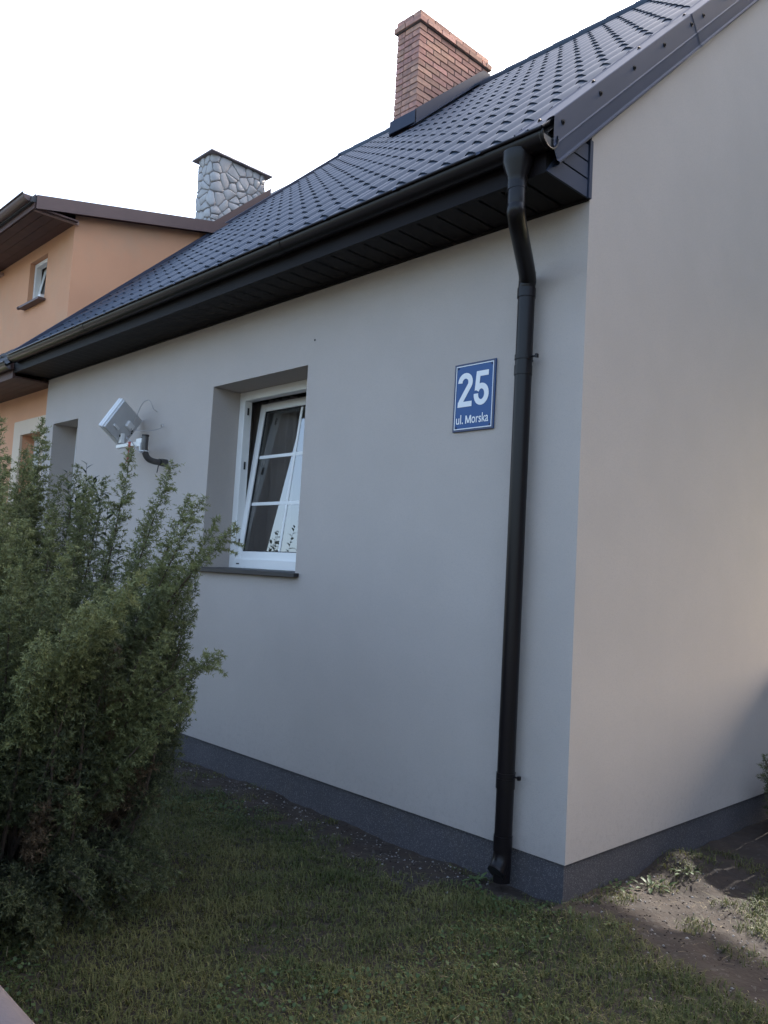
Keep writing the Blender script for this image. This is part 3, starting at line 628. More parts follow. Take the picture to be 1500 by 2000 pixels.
for j in range(rows_):
    for i in range(cols_): seeds.append(((i+.5*(j % 2)+rs.uniform(-.48,.48))*TP/cols_, SZ0+(j+.5+rs.uniform(-.48,.48))*(SZ1-SZ0)/rows_))
def clip(poly, nx_, ny_, c):   # keep nx*x+ny*y<=c
    out = []
    for i in range(len(poly)):
        p, q = poly[i], poly[(i+1) % len(poly)]; dp_, dq = nx_*p[0]+ny_*p[1]-c, nx_*q[0]+ny_*q[1]-c
        if dp_ <= 0: out.append(p)
        if dp_*dq < 0:
            t = dp_/(dp_-dq); out.append((p[0]+t*(q[0]-p[0]), p[1]+t*(q[1]-p[1])))
    return out
seeds = [q for q in seeds if rs.random() > .14]
allseeds = [(s+dx, z) for s, z in seeds for dx in (-TP, 0, TP)]
for s, z in seeds:
    if z < 5.85 and not (0 < s < 3): continue
    poly = [(s-.3,max(SZ0,z-.3)),(s+.3,max(SZ0,z-.3)),(s+.3,min(SZ1,z+.3)),(s-.3,min(SZ1,z+.3))]
    for s2, z2 in allseeds:
        dx, dz = s2-s, z2-z; d = math.hypot(dx, dz)
        if 1e-6 < d < .7:
            ux, uz = dx/d, dz/d; poly = clip(poly, ux, uz, ux*(s+dx/2)+uz*(z+dz/2)-.0035)
            if len(poly) < 3: break
    if len(poly) < 3: continue
    q = []                                  # Chaikin rounding
    for _ in range(2):
        q = []; cc = .14 if _ == 0 else .25
        for i in range(len(poly)):
            a, c = poly[i], poly[(i+1) % len(poly)]; q += [(a[0]*(1-cc)+c[0]*cc, a[1]*(1-cc)+c[1]*cc), (a[0]*cc+c[0]*(1-cc), a[1]*cc+c[1]*(1-cc))]
        poly = q
    cxs = sum(p[0] for p in q)/len(q); czs = sum(p[1] for p in q)/len(q); n_ = len(q); hgt = rs.uniform(.005,.013); tx, tz = rs.uniform(-.10,.10), rs.uniform(-.10,.10)
    V = []
    for sc, dd in ((1, -.012), (.955, hgt*.45), (.80, hgt)):
        for p in q:
            s_, z_ = cxs+(p[0]-cxs)*sc, czs+(p[1]-czs)*sc; d = dd+((s_-cxs)*tx+(z_-czs)*tz if sc < 1 else 0)+(rs.uniform(-.0015,.0015) if sc < 1 else 0)
            x, y = unwrap(s_, d); V.append((x, y, z_))
    b = MB(); b.add(V, [(r*n_+i, r*n_+(i+1) % n_, (r+1)*n_+(i+1) % n_, (r+1)*n_+i) for r in range(2) for i in range(n_)]+[tuple(range(2*n_, 3*n_))])
    o = b.build('stone', M['stone'], stc); o.data.shade_smooth()
b = MB(); b.box((SX0-.055,SY0-.055,SZ1+.002),(SX1+.055,SY1+.055,SZ1+.024)); b.build('cap', M['cap'], stc, bevel=.004)
b = MB(); b.prism([(SX1+.03,SY0-.1,PZ(SY0-.1)),(SX1+.03,SY1+.06,PZ(SY1+.06)),(SX1+.03,SY1+.06,PZ(SY1+.06)+.15),(SX1+.03,SY0-.1,PZ(SY0-.1)+.17)], (-.02,0,0)); b.build('flashing', M['browntrim'], stc)
# ---------------------------------------------------------------- garden wall in front of the camera
gw = thing('garden_wall', 'low pale concrete garden wall in front of the lawn', 'wall', (-1, -3.0, GZ))
b = MB(); b.box((-9, -3.0, GZ-.1), (9, -2.955, .56)); b.build('wall', M['concrete'], gw)
b = MB(); prof = [(0, .06*math.cos(a), .045*math.sin(a)) for a in np.linspace(0, math.pi, 9)]; b.prism([(-9, -2.975+q[1], .556+q[2]) for q in prof], (18,0,0)); b.build('coping', M['concrete'], gw, smooth=True)
# ---------------------------------------------------------------- unseen board fence and trees, added behind the gable to shape its shade
fn = thing('sun_blocker_fence', 'unseen board fence added beside the gable to shade the ground there', 'fence', (2.5, 2.75, GZ))
def boards():
    b = MB(); b.box((0, 0, 0), (.118, .018, 1)); return b.mesh('board', M['wood'])
bmesh_ = boards()
FH = 1.09
for k in range(40):
    o = place('board', bmesh_, (.012+k*.1215, 2.75, GZ-.03), fn); o.scale = (1, 1, FH+.03)
b = MB(); b.box((.1, 2.77, GZ+.2), (4.95, 2.82, GZ+.28)); b.box((.1, 2.77, GZ+.75), (4.95, 2.82, GZ+.83)); b.build('rail', M['wood'], fn)
for k in range(4):
    b = MB(); b.box((.15+k*1.55, 2.821, GZ-.1), (.24+k*1.55, 2.90, GZ+1.0)); b.build('post', M['wood'], fn)
def leaf_cloud(centers, n, size, rmin=0.):
    """random leaf quads spread through ellipsoids -> arrays"""
    C_ = []; 
    for (c, r) in centers:
        u = rng.normal(size=(n, 3)); u /= np.linalg.norm(u, axis=1)[:, None]; q = rng.uniform(rmin, 1, n)**.4
        C_.append(np.array(c)+u*q[:, None]*np.array(r))
    P = np.concatenate(C_); k = len(P); a = rng.normal(size=(k, 3)); a /= np.linalg.norm(a, axis=1)[:, None]
    b_ = np.cross(a, rng.normal(size=(k, 3))); b_ /= np.linalg.norm(b_, axis=1)[:, None]; s = size*rng.uniform(.6, 1.2, k)[:, None]
    V = np.stack([P-a*s, P+b_*s*.45, P+a*s, P-b_*s*.45], 1).reshape(-1, 3); F = np.arange(4*k).reshape(-1, 4)
    return V, F, np.repeat(rng.uniform(0, 1, k), 4)
def blocker_tree(tl, label, zlo, zhi, rad, ncl, lift, lean):
    t = thing('sun_blocker_tree', label, 'tree', tl, 'unseen trees added behind the gable as light blockers')
    b = MB(); b.tube(smoothpath([tl, (tl[0]+.05, tl[1], 2.5), (tl[0]-.05, tl[1]+.05, 5.6), (tl[0], tl[1], zhi-.7)], 6), [.17-.007*i for i in range(19)], 10); b.build('trunk', M['bark'], t)
    cs = []
    for k in range(ncl):
        a = random.uniform(0, 6.28); q = rad*math.sqrt(random.random()); z = zlo+(k % 20)/19*(zhi-zlo); q *= 1 if z < zhi-1.2 else .75
        cs.append(((tl[0]+lean+q*1.1*math.cos(a), tl[1]+q*.8*math.sin(a), z), (.85, .75, .40)))
    V, F, ti = leaf_cloud(cs, 620, .13)
    if lift:  # crown underside shaped along the sun's slant to leave a sunlit strip
        low = (V[:, 1]-.24+.06*np.sin(V[:, 0]*8)+.04*np.sin(V[:, 0]*21))*.578-.19
        u_ = rng.uniform(0, .7, len(V)); V[:, 2] = np.where(V[:, 2] < low, low+u_, V[:, 2])
    V = V-np.array(tl); o = bpy.data.objects.new('crown', np_mesh('crown', V, F, M['treeleaf'], ti, 4)); COL.objects.link(o); o.parent = t
blocker_tree((1.5, 7.4, GZ), 'unseen high crowned tree with a bare trunk, added nearest to the gable to block the sun', 3.9, 9.3, 1.75, 86, True, .3)
blocker_tree((5.4, 7.9, GZ), 'unseen broad dense tree added farther from the gable to block bright sky', 3.6, 10.5, 2.3, 96, True, 0)
blocker_tree((3.2, 11.5, GZ), 'unseen tallest tree, added behind the two nearer the gable to block bright sky', 6.9, 13.5, 2.4, 96, True, 0)
# ---------------------------------------------------------------- unseen house, added on the right to close off the sky there
hr = thing('sky_blocker_house', 'unseen plain rendered house added across from the gable to block the sky', 'house', (10.0, 3.0, GZ))
b = MB(); b.box((6.6, -2.5, GZ-.2), (13.5, 8.5, 4.6)); b.prism([(6.6,-2.5,4.6),(13.5,-2.5,4.6),(10.05,-2.5,7.0)], (0,11,0)); b.build('wall', M['render'], hr)
b = MB(); b.prism([(6.1,-2.9,4.30),(10.05,-2.9,7.10),(14.0,-2.9,4.30),(14.0,-2.9,4.42),(10.05,-2.9,7.24),(6.1,-2.9,4.42)], (0,11.8,0)); b.build('roof', M['oldtile'], hr)
for yy in (-.6, 2.4, 5.4):
    b = MB(); b.box((6.54, yy, .9), (6.598, yy+1.3, 2.3)); f_ = b.build('window', M['pvc'], hr)
    b = MB(); b.add([(6.535,yy+.08,.98),(6.535,yy+1.22,.98),(6.535,yy+1.22,2.22),(6.535,yy+.08,2.22)], [(3,2,1,0)]); b.build('pane', M['rubber'], f_)
# ---------------------------------------------------------------- juniper
def frames(d):
    d = d/np.linalg.norm(d, axis=-1, keepdims=True); up = np.tile(np.array([.13, .21, 1.]), (len(d), 1)); a = np.cross(d, up); a /= np.linalg.norm(a, axis=-1, keepdims=True); return d, a, np.cross(d, a)
def needles(segs, step=.0140, per=3, ln=.0200, wd=.0050):
    """segs: list of (p0, p1, sag, tint0, tint1) twigs -> needle triangles (vectorised)"""
    P0 = np.array([s[0] for s in segs]); P1 = np.array([s[1] for s in segs]); sg_ = np.array([s[2] for s in segs]); t0 = np.array([s[3] for s in segs]); t1 = np.array([s[4] for s in segs])
    L_ = np.linalg.norm(P1-P0, axis=1); cnt = np.maximum(3, (L_/step).astype(int)); idx = np.repeat(np.arange(len(segs)), cnt*per)
    start = np.concatenate([[0], np.cumsum(cnt*per)[:-1]]); k = np.arange(len(idx))-start[idx]
    t = (k//per+rng.uniform(0, 1, len(idx)))/cnt[idx]
    base = P0[idx]+(P1-P0)[idx]*t[:, None]; base[:, 2] += sg_[idx]*(4*t*(1-t))
    d, a, b_ = frames(P1-P0); ph = rng.uniform(0, 2*math.pi, len(idx))
    rad = a[idx]*np.cos(ph)[:, None]+b_[idx]*np.sin(ph)[:, None]; fw = rng.uniform(.35, 1.0, len(idx))
    nd = rad+d[idx]*fw[:, None]; nd /= np.linalg.norm(nd, axis=1)[:, None]
    side = np.cross(nd, rng.normal(size=nd.shape)); side /= np.linalg.norm(side, axis=1)[:, None]
    l = ln*rng.uniform(.7, 1.25, len(idx))*(1-.35*np.clip(t-.7, 0, 1)/.3); wd_ = wd*rng.uniform(.8, 1.2, len(idx))
    V = np.stack([base-side*wd_[:, None]*.5, base+side*wd_[:, None]*.5, base+nd*l[:, None]], 1)
    ti = np.clip(t0[idx]+(t1-t0)[idx]*t+rng.normal(0, .09, len(idx)), 0, 1)
    return V.reshape(-1, 3), np.repeat(ti, 3)
JB = Vector((-1.85, -2.02, GZ))
jun = thing('juniper_bush', 'large spreading juniper bush with feathery tips left of the window', 'bush', tuple(JB))
rj = random.Random(21)
def plume(base, tip, bend, r0, dens, segs, stems, tipfeather=.25, tint=.15, t_start=.2):
    """one ascending branch clothed with twigs; bend lifts the middle, the tip arches over"""
    base, tip = Vector(base), Vector(tip); mid = base.lerp(tip, .5)+Vector(bend); n_ = 16
    pts = [(base*(1-t)**2+mid*2*t*(1-t)+tip*t*t) for t in [i/n_ for i in range(n_+1)]]; L_ = sum((pts[i+1]-pts[i]).length for i in range(n_))
    stems.append(pts)
    k = int(L_*dens)
    for i in range(k):
        t = t_start+(1-t_start)*(i+rj.random())/k; f_ = t*n_; j = min(int(f_), n_-1); p = pts[j].lerp(pts[j+1], f_-j); d = (pts[j+1]-pts[j]).normalized()
        a = d.orthogonal().normalized(); a.rotate(Matrix.Rotation(rj.uniform(0, 6.283), 3, d))
        prof = r0*(1-t)**.75*(min(1, (t-t_start)*4+.5))+.028+tipfeather*.10*math.exp(-((1-t)/.12)**2)*0
        ln = prof*rj.uniform(.55, 1.15)
        q = p+(d*rj.uniform(.45, .9)+a).normalized()*ln+Vector((0, 0, -.08*ln))
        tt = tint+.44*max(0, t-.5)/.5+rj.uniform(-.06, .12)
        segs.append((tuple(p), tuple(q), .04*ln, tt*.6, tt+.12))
        # secondary twiglets
        m_ = int(ln/.034)
        for s in range(m_):
            u = (s+.6)/m_; pp_ = p.lerp(q, u); a2 = a.cross(d)*rj.choice((-1, 1)); dd = ((q-p).normalized()*.8+a2*rj.uniform(.4, 1)+Vector((rj.uniform(-.5,.5), rj.uniform(-.5,.5), rj.uniform(-.2,.5)))).normalized()
            l2 = rj.uniform(.025, .055)*(1.1-.4*u)
            segs.append((tuple(pp_), tuple(pp_+dd*l2), 0, tt*.8, tt+.22))
    # slender side shoots that arch outwards near the tip
    if tipfeather >= .9:
        for _ in range(9):
            t = rj.uniform(.45, .96); f_ = t*n_; j = min(int(f_), n_-1); p = pts[j].lerp(pts[j+1], f_-j); d = (pts[j+1]-pts[j]).normalized(); az = rj.uniform(0, 6.283)
            out = Vector((math.cos(az), math.sin(az), 0)); v_ = (d*.7+out*.75).normalized(); st = .030*rj.uniform(.7, 1.2)*(1.25-t*.6)
            for q in range(5):
                p2 = p+v_*st; segs.append((tuple(p), tuple(p2), 0, tint+.30+.06*q, tint+.42+.06*q))
                for sgn in (-1, 1):
                    sv_ = v_.cross(Vector((0,0,1)))*sgn*.8+v_*.7; segs.append((tuple(p2), tuple(p2+sv_.normalized()*.022*(1-q*.15)), -.003, tint+.3, tint+.5))
                p = p2; v_ = (v_+out*.12+Vector((0,0,-.22))).normalized()
    # leader and feather shoots at the tip
    for i in range(int(n_*.55), n_): segs.append((tuple(pts[i]), tuple(pts[i+1]), 0, tint+.25, tint+.35))
segs, stems, dead = [], [], []
M['deadneedle'] = foliage_mat('dry_needles', (.075, .048, .028), (.16, .11, .06), .7, .15)
def bpos(a, q): return (JB.x+q*math.cos(a), JB.y+q*math.sin(a), GZ+.0)
hero = [((-2.58,-1.70,2.16),(0,0,.05),.20,1.0),((-1.715,-1.55,1.935),(.05,0,.0),.17,1.0),((-1.37,-1.5,1.855),(.05,.0,-.1),.15,1.0),((-.70,-1.55,1.535),(-.22,0,.20),.055,1.2),((-.67,-1.6,.985),(-.20,-.05,.20),.10,1.2),
        ((-.626,-2.2,1.174),(-.25,0,.30),.15,1.4),((-.545,-2.05,1.300),(-.28,0,.30),.15,1.4),((-2.385,-2.0,2.10),(-.1,0,.0),.18,1.0),((-.91,-1.6,1.655),(-.05,0,-.02),.14,1.0),((-.787,-2.3,1.06),(-.1,0,.15),.16,1.1),
        ((-.79,-1.65,.80),(-.08,0,.08),.14,.8),((-1.08,-2.1,1.40),(-.05,0,0),.17,1.0),((-.84,-1.75,1.06),(-.1,0,-.05),.15,1.1),((-2.269,-1.5,1.78),(0,0,0),.16,.9),((-2.43,-1.8,1.90),(0,0,0),.2,.9),((-.94,-1.5,1.575),(-.05,0,-.08),.13,1.),
        ((-1.15,-1.52,1.68),(0,0,-.05),.14,1.),((-2.05,-1.62,1.80),(0,0,0),.17,.9),((-1.55,-1.5,1.62),(0,0,0),.16,.8),((-2.75,-1.95,2.02),(0,0,0),.18,.9),
        ((-1.30,-2.22,1.50),(0,0,0),.16,.5),((-1.52,-2.25,1.62),(0,0,0),.17,.9),((-1.72,-2.2,1.74),(0,0,0),.17,.5),((-1.92,-2.1,1.84),(0,0,0),.17,.9),((-2.1,-1.95,1.90),(0,0,0),.17,.5),((-1.42,-2.05,1.56),(0,0,0),.16,.5),((-1.15,-2.3,1.30),(0,0,0),.15,.5),((-1.65,-2.35,1.55),(0,0,0),.16,.5)]
for tip, bend, r0, tf in hero:
    a = math.atan2(tip[1]-JB.y, tip[0]-JB.x); plume(bpos(a+rj.uniform(-.3,.3), rj.uniform(.08,.3)), tip, bend, r0*1.12, 165, segs, stems, tf, .50 if tip[0] > -.83 and tip[1] < -1.9 else .42, .22)
def hull(z):                                            # radius of the bush at height z above the lawn
    return float(np.interp(z, [0, .25, .5, .8, 1.4, 1.75, 2.0, 2.15], [.62, .78, .88, .93, .86, .66, .42, .22]))
for k in range(14):                                     # dry brown branchlets inside
    a = -.35+rj.uniform(-1.9, 1.9); zt = rj.uniform(.3, 1.4); rr_ = rj.uniform(.62, .84)
    plume((JB.x+.2*math.cos(a), JB.y+.2*math.sin(a), GZ), (JB.x+rr_*math.cos(a), JB.y+rr_*math.sin(a), GZ+zt), (.1*math.cos(a), .1*math.sin(a), 0), .11, 70, dead, stems, .5, .2, .5)
for k in range(118):
    a = -.35+rj.uniform(-2.1, 2.1) if k < 100 else rj.uniform(-math.pi, math.pi)
    zt = rj.uniform(.22, 1.95) if k % 3 else rj.uniform(.9, 1.95); zt = min(zt, float(np.interp(JB.x+hull(zt)*math.cos(a), [-2.7, -2.2, -1.6, -.8], [1.95, 1.8, 1.52, 1.40]))*rj.uniform(.9, 1.03)); rr_ = hull(zt)*(rj.uniform(.86, 1.04) if k % 4 else rj.uniform(.3, .8))
    tip = (JB.x+rr_*math.cos(a), JB.y+rr_*math.sin(a), GZ+zt); q = rj.uniform(.1, .45)*min(1, rr_/.6)
    zb_ = 0 if zt > .7 else .02
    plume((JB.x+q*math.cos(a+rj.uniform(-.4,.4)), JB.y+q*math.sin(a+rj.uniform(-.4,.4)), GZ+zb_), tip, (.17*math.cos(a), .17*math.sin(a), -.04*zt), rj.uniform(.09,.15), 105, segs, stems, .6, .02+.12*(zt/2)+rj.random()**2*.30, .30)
for k in range(64):                                     # low skirts that reach the lawn
    a = -.45+rj.uniform(-1.7, 1.3); rr_ = rj.uniform(.62, .97); tip = (JB.x+rr_*math.cos(a), JB.y+rr_*math.sin(a), GZ+rj.uniform(.02, .30))
    plume((JB.x+.25*math.cos(a), JB.y+.25*math.sin(a), GZ+.12), tip, (.05*math.cos(a), .05*math.sin(a), .12), .12, 110, segs, stems, .6, .06, .3)
for k in range(34):                                     # fuller flank away from the window
    a = rj.uniform(3.1, 4.9); rr_ = rj.uniform(.25, 1.0); tip = (JB.x+rr_*math.cos(a), JB.y+rr_*math.sin(a), GZ+rj.uniform(1.45, 1.95)*(1-.12*rr_))
    plume((JB.x+.3*math.cos(a), JB.y+.3*math.sin(a), GZ), tip, (.08*math.cos(a), .08*math.sin(a), 0), .15, 110, segs, stems, .6, .12+.25*rj.random()**2, .3)
for k in range(24):
    a = rj.uniform(2.3, 4.3); rr_ = rj.uniform(.5, 1.0); tip = (JB.x+rr_*math.cos(a), JB.y+rr_*math.sin(a)+.05, GZ+rj.uniform(1.75, 2.12))
    plume((JB.x+.3*math.cos(a), JB.y+.3*math.sin(a), GZ), tip, (.05*math.cos(a), .05*math.sin(a), 0), .15, 110, segs, stems, .6, .30, .3)
V, ti = needles(segs); V = V-np.array(JB)
print('juniper twigs', len(segs), 'needles', len(V)//3)
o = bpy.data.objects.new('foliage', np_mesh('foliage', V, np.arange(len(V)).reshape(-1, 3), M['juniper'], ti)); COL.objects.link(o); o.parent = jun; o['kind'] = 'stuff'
V, ti = needles(dead); V = V-np.array(JB)
o = bpy.data.objects.new('dry_foliage', np_mesh('dry_foliage', V, np.arange(len(V)).reshape(-1, 3), M['deadneedle'], ti)); COL.objects.link(o); o.parent = jun; o['kind'] = 'stuff'
for k, pts in enumerate(stems):
    b = MB(); n_ = len(pts); b.tube(pts[:n_-1:2], [max(.0025, .013*(1-i/8.5)) for i in range(len(pts[:n_-1:2]))], 5); b.build('branch', M['bark'], jun)
# ---------------------------------------------------------------- broadleaved shrub behind the juniper
def leafmesh(L_, W_, fold=.25, curl=.15):
    b = MB(); n_ = 5; vs = []
    for i in range(n_+1):
        t = i/n_; w_ = W_*math.sin(math.pi*min(1, t*.92+.06))**.8*(1 if i not in (0, n_) else .15); z_ = -curl*L_*t*t
        vs += [(-w_, t*L_, z_+w_*fold), (0, t*L_, z_), (w_, t*L_, z_+w_*fold)]
    b.add(vs, [(3*i+j, 3*i+j+1, 3*i+4+j, 3*i+3+j) for i in range(n_) for j in range(2)]); return b
def shoot(root, base, tip, bend, n_leaf, L_, W_, mt, rnd_, t0=.25):
    base, tip = Vector(base), Vector(tip); mid = base.lerp(tip, .5)+Vector(bend); pts = [(base*(1-t)**2+mid*2*t*(1-t)+tip*t*t) for t in [i/10 for i in range(11)]]
    b = MB(); b.tube(pts, [.006*(1-.075*i) for i in range(11)], 6); b.build('stem', M['bark'], root)
    for i in range(n_leaf):
        t = t0+(1-t0)*(i+.5)/n_leaf; f_ = t*10; j = min(int(f_), 9); p = pts[j].lerp(pts[j+1], f_-j); d = (pts[j+1]-pts[j]).normalized()
        az = i*2.4+rnd_.uniform(-.3,.3); out = Vector((math.cos(az), math.sin(az), 0)); dr = (out*.85+d*(.35+.9*max(0, t-.75)*3)).normalized()
        up = (Vector((0,0,1))-dr*dr.z).normalized(); sx = dr.cross(up); Mx = Matrix((sx, dr, up)).transposed()
        o = place('leaf', mt[rnd_.randrange(len(mt))], p, root, rot=Mx.to_euler()); s = rnd_.uniform(.75, 1.15)*(1-.35*max(0, t-.85)/.15); o.scale = (s, s, s)
LM = []
for k in range(3):
    me = leafmesh(.088, .021, .3, .12+.14*k).mesh('leaf', M['leaf'], smooth=True); at = me.attributes.new('tint', 'FLOAT', 'POINT'); at.data.foreach_set('value', np.full(len(me.vertices), .15+.3*k, np.float32)); LM.append(me)
ls = thing('broadleaf_shrub', 'shrub with dark glossy leaves rising behind the juniper', 'shrub', (-3.75, -.85, GZ)); rl = random.Random(3)
for tip, bend, nl in (((-3.93,-.82,2.10),(0,0,0),34),((-3.80,-.80,1.99),(.05,0,0),28),((-3.50,-.82,1.82),(.1,0,0),26),((-3.42,-.8,1.70),(.1,0,0),24),((-4.05,-.9,1.95),(-.1,0,0),26),((-3.65,-.85,1.88),(0,.05,0),24),((-3.30,-.78,1.58),(.1,0,0),22),((-3.98,-.95,2.02),(0,0,0),34),((-4.10,-.80,1.92),(0,0,0),30),((-3.86,-.92,1.90),(0,0,0),30),((-3.72,-.78,1.97),(0,0,0),28),((-3.58,-.9,1.74),(.05,0,0),28),((-4.2,-.95,1.8),(-.05,0,0),28)):
    shoot(ls, (-3.75+rl.uniform(-.1,.1), -.85+rl.uniform(-.1,.1), GZ), tip, bend, nl, .08, .02, LM, rl, .5)
ls2 = thing('broadleaf_shrub', 'taller dark leaved shrub further along the lawn, mirrored in the open window', 'shrub', (-5.75, -1.9, GZ)); ls['group'] = ls2['group'] = 'broadleaved shrubs by the lawn'
for k in range(16):
    a = k*2.4; q = .12+.33*(k/16)**.5; shoot(ls2, (-5.75+.1*math.cos(a), -1.9+.1*math.sin(a), GZ), (-5.75+1.6*q*math.cos(a), -1.9+q*math.sin(a), rl.uniform(2.2, 2.46)+(.18 if k == 5 else 0)), (0,0,0), 26, .09, .022, LM, rl, .62)
# ---------------------------------------------------------------- dark evergreen at the right edge of the gable
eb = thing('evergreen_shrub', 'dark low evergreen shrub against the gable wall at the right', 'shrub', (.30, 2.25, GZ)); sg2, st2 = [], []
for k in range(26):
    a = rj.uniform(0, 6.283); q = math.sqrt(rj.random())*.28; plume((.32+q*.3*math.cos(a), 2.25+q*.3*math.sin(a), GZ), (.34+q*math.cos(a), 2.25+q*1.1*math.sin(a), GZ+rj.uniform(.25,.55)), (0,0,.03), .12, 120, sg2, st2, .4, .05, .1)
V, ti = needles(sg2); V = V-np.array((.30, 2.25, GZ)); o = bpy.data.objects.new('foliage', np_mesh('foliage', V, np.arange(len(V)).reshape(-1, 3), M['juniper'], ti)); COL.objects.link(o); o.parent = eb; o['kind'] = 'stuff'
b = MB()
for pts in st2: b.tube(pts[:-1:3], .004, 4)
b.build('branch', M['bark'], eb)
# ---------------------------------------------------------------- lawn
def vnoise(x, y, s, seed):
    r = np.random.default_rng(seed); G_ = r.uniform(0, 1, (64, 64)); u, v = x*s, y*s; i, j = np.floor(u).astype(int), np.floor(v).astype(int); fu, fv = u-i, v-j; fu, fv = fu*fu*(3-2*fu), fv*fv*(3-2*fv)
    g_ = lambda a, b_: G_[a % 64, b_ % 64]
    return (g_(i, j)*(1-fu)+g_(i+1, j)*fu)*(1-fv)+(g_(i, j+1)*(1-fu)+g_(i+1, j+1)*fu)*fv
def lawn_density(x, y):
    e = (vnoise(x, y, 3.1, 1)-.5)*.34+(vnoise(x, y, 9, 2)-.5)*.2
    front = np.clip((-.38+e-y)/.16, 0, 1)                      # in front of the grey wall
    front = np.where(x > -.55, np.clip((-.10+.5*e-y)/.12, 0, 1), front)
    right = np.clip((-.02-.12*(x-.2)+e*.6-y)/.14, 0, 1)       # past the corner
    d = np.where(x > .05, right, front)
    patch = np.clip(((x-.52)+e)/.14, 0, 1)*np.clip((y-.33+e*.5)/.1, 0, 1)*np.clip((1.5-y)/.3, 0, 1)
    d = np.maximum(d, patch*.9)
    strip = .16*(vnoise(x, y, 6, 5) > .52)*(.4+vnoise(x, y, 14, 6))                      # sparse tufts on the soil
    d = np.maximum(d, strip*(y < 1.5)*np.where(x > .1, 2.4, 1.9))
    tuft = np.exp(-(((x-.13)/.10)**2+((y-.92)/.12)**2))*.5; d = np.maximum(d, tuft)
    worn = np.clip((vnoise(x, y, 1.7, 8)*.6+vnoise(x, y, 5, 9)*.4-.62)/.1, 0, 1); d = d*(1-.5*worn)
    return np.where((x < -.0) & (y > -.01), 0, d)
def grass(n, x0, x1, y0, y1, h0):
    x, y = rng.uniform(x0, x1, n), rng.uniform(y0, y1, n); keep = rng.uniform(0, 1, n) < lawn_density(x, y); x, y = x[keep], y[keep]; n = len(x)
    hh = h0*rng.uniform(.35, 1.3, n)*(.45+.75*vnoise(x, y, 4.3, 3)+.45*vnoise(x, y, 13, 4)); az = rng.uniform(0, 2*math.pi, n); lean = rng.uniform(.4, 1.5, n)
    dx, dy = np.cos(az), np.sin(az); wd = rng.uniform(.0012, .0026, n); zb = ground_h(x, y)-.004
    p0 = np.stack([x, y, zb], 1); out = np.stack([dx, dy, 0*dx], 1); sd_ = np.stack([-dy, dx, 0*dx], 1)
    m1 = p0+out*(hh*lean*.35)[:, None]+np.array([0,0,1])*(hh*.6)[:, None]; tp = p0+out*(hh*lean)[:, None]+np.array([0,0,1])*(hh*np.maximum(.35, 1-.38*lean))[:, None]
    V = np.stack([p0-sd_*wd[:, None], p0+sd_*wd[:, None], m1+sd_*wd[:, None]*.8, m1-sd_*wd[:, None]*.8, tp], 1).reshape(-1, 3)
    k = np.arange(n)[:, None]*5; F = np.concatenate([k+np.array([0,1,2]), k+np.array([0,2,3]), k+np.array([3,2,4])], 1).reshape(-1, 3)
    base = .06+.60*vnoise(x, y, 2.2, 11)**1.3+.35*(vnoise(x, y, 8, 12)-.5)+.25*np.clip((-1.5-y)/1., 0, 1)*vnoise(x, y, 3.3, 14)+rng.normal(0, .14, n)+(rng.uniform(0, 1, n) < .07)*.5
    return V, F, np.repeat(np.clip(base, 0, 1), 5)
V1, F1, t1 = grass(230000, -2.6, 1.6, -2.95, 1.5, .034)
V2, F2, t2 = grass(60000, -5.0, -2.6, -2.95, 0, .036)
o = bpy.data.objects.new('grass', np_mesh('grass', np.concatenate([V1, V2]), np.concatenate([F1, F2+len(V1)]), M['grass'], np.concatenate([t1, t2]))); COL.objects.link(o); o['kind'] = 'stuff'
print('grass blades', (len(V1)+len(V2))//5)
# ---------------------------------------------------------------- gravel bits and weeds on the bare soil
def bits(n, area, smin, smax, name, m):
    Vs, Fs = [], []; r_ = random.Random(9); base = [(1,0,0),(0,1,0),(-1,0,0),(0,-1,0),(0,0,1),(0,0,-1)]; fs = [(0,1,4),(1,2,4),(2,3,4),(3,0,4),(1,0,5),(2,1,5),(3,2,5),(0,3,5)]
    for _ in range(n):
        x, y = area(r_); s = smin*(smax/smin)**(r_.random()**2.2); z_ = float(ground_h(x, y)); a = r_.uniform(0, 6.28); c, s_ = math.cos(a), math.sin(a); k = len(Vs)
        for p in base:
            q = [p[0]*s*r_.uniform(.6,1.3), p[1]*s*r_.uniform(.5,1), p[2]*s*r_.uniform(.35,.7)]; Vs.append((x+q[0]*c-q[1]*s_, y+q[0]*s_+q[1]*c, z_+q[2]+s*.15))
        Fs += [tuple(i+k for i in f) for f in fs]
    o = bpy.data.objects.new(name, np_mesh(name, Vs, Fs, m)); COL.objects.link(o); o['kind'] = 'stuff'
bits(480, lambda r: (r.uniform(-4, -.4), -abs(r.gauss(0, .17))-.02), .003, .013, 'gravel', M['pebble'])
bits(800, lambda r: (r.uniform(.03, 1.3), r.gauss(.4, .35)), .002, .011, 'gravel', M['pebble'])
bits(4200, lambda r: (r.uniform(-4, -.3), -abs(r.gauss(0, .22))-.02) if r.random() < .5 else (r.uniform(.02, 1.5), r.gauss(.45, .45)), .0018, .009, 'soil_clods', M['soil'])
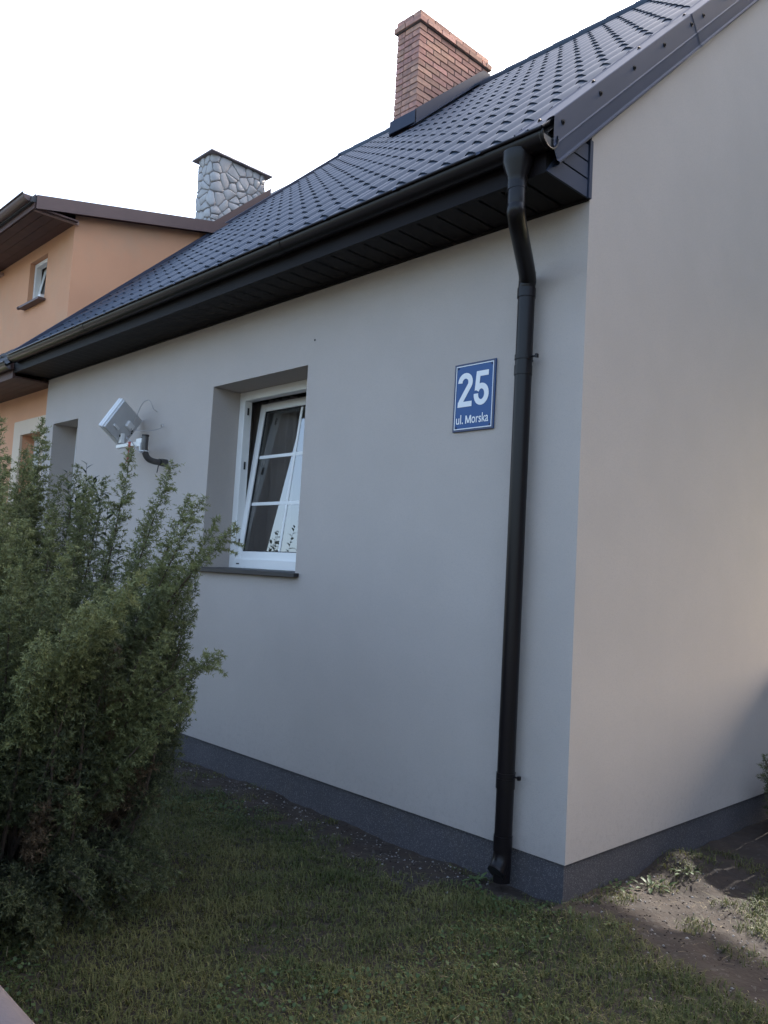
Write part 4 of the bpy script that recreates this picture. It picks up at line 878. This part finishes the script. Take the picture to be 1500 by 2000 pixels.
def weed(loc, n_, L_, label, spread=1., light=.4, group=None):
    me = leafmesh(L_, L_*.22, .25, .35).mesh('leaf', M['weed'], smooth=True); at = me.attributes.new('tint', 'FLOAT', 'POINT'); at.data.foreach_set('value', np.full(len(me.vertices), light, np.float32))
    t = thing('weed', label, 'weed', loc); r_ = random.Random(int(loc[0]*1000))
    for i in range(n_):
        az = i*2.4; el = r_.uniform(.15, .9); dr = Vector((math.cos(az)*math.cos(el), math.sin(az)*math.cos(el), math.sin(el))); up = (Vector((0,0,1))-dr*dr.z).normalized(); Mx = Matrix((dr.cross(up), dr, up)).transposed()
        p = (loc[0]+math.cos(az)*.01*spread*i/3, loc[1]+math.sin(az)*.01*spread*i/3, loc[2]+.004+.003*(i % 3)); o = place('leaf', me, p, t, rot=Mx.to_euler()); s = r_.uniform(.6, 1.1); o.scale = (s, s, s)
def gz(x, y): return (x, y, float(ground_h(x, y)))
weed(gz(-.47,-.10), 12, .05, 'pale weed growing beside the downpipe mouth', 1, 1.)
weed(gz(.13,.62), 18, .05, 'low green weed on the soil by the gable plinth', 1.6, .3)
weed(gz(.20,.88), 16, .045, 'low green weed on top of the soil mound', 1.4, .3)
weed(gz(.05,.42), 15, .045, 'low green weed nearest to the house corner', 1.6, .2)
weed(gz(.30,-.05), 9, .035, 'tiny pale weed at the edge of the bare soil', 1., .9)

# clover and small leaves scattered through the lawn
n = 5200; x = rng.uniform(-2.6, 1.6, n*4); y = rng.uniform(-2.9, .2, n*4); keep = (vnoise(x, y, 1.9, 21) > .55) & (lawn_density(x, y) > .3); x, y = x[keep][:n], y[keep][:n]; n = len(x)
z = ground_h(x, y)+rng.uniform(.012, .032, n); az = rng.uniform(0, 6.283, n); r_ = rng.uniform(.004, .0085, n); tl_ = rng.normal(0, .35, (n, 2)); Vc = []
for k in range(6):
    a = az+k*math.pi/3; dx, dy = np.cos(a)*r_, np.sin(a)*r_; Vc.append(np.stack([x+dx, y+dy, z+dx*tl_[:, 0]+dy*tl_[:, 1]], 1))
V = np.stack(Vc, 1).reshape(-1, 3); F = np.arange(6*n).reshape(-1, 6)
o = bpy.data.objects.new('clover', np_mesh('clover', V, F, M['weed'], np.repeat(rng.uniform(0, .6, n), 6), 6)); COL.objects.link(o); o['kind'] = 'stuff'
# dry straw lying on the lawn
n = 1500; x = rng.uniform(-2.6, 1.6, n); y = rng.uniform(-2.9, .9, n); ok = ~((x < .02) & (y > -.02)); x, y = x[ok], y[ok]; n = len(x); z = ground_h(x, y)+rng.uniform(.004, .03, n); az = rng.uniform(0, 6.283, n); l = rng.uniform(.015, .05, n); wv = .0011
d = np.stack([np.cos(az)*l, np.sin(az)*l, rng.normal(0, .2, n)*l], 1); sd_ = np.stack([-np.sin(az), np.cos(az), 0*az], 1)*wv; P = np.stack([x, y, z], 1)
V = np.stack([P-sd_, P+sd_, P+d+sd_*.4, P+d-sd_*.4], 1).reshape(-1, 3)
M['straw'] = mat('dry_straw', (.30, .24, .13), .8, (.22, .17, .10), 20)
o = bpy.data.objects.new('dry_straw', np_mesh('dry_straw', V, np.arange(4*n).reshape(-1, 4), M['straw'], None, 4)); COL.objects.link(o); o['kind'] = 'stuff'
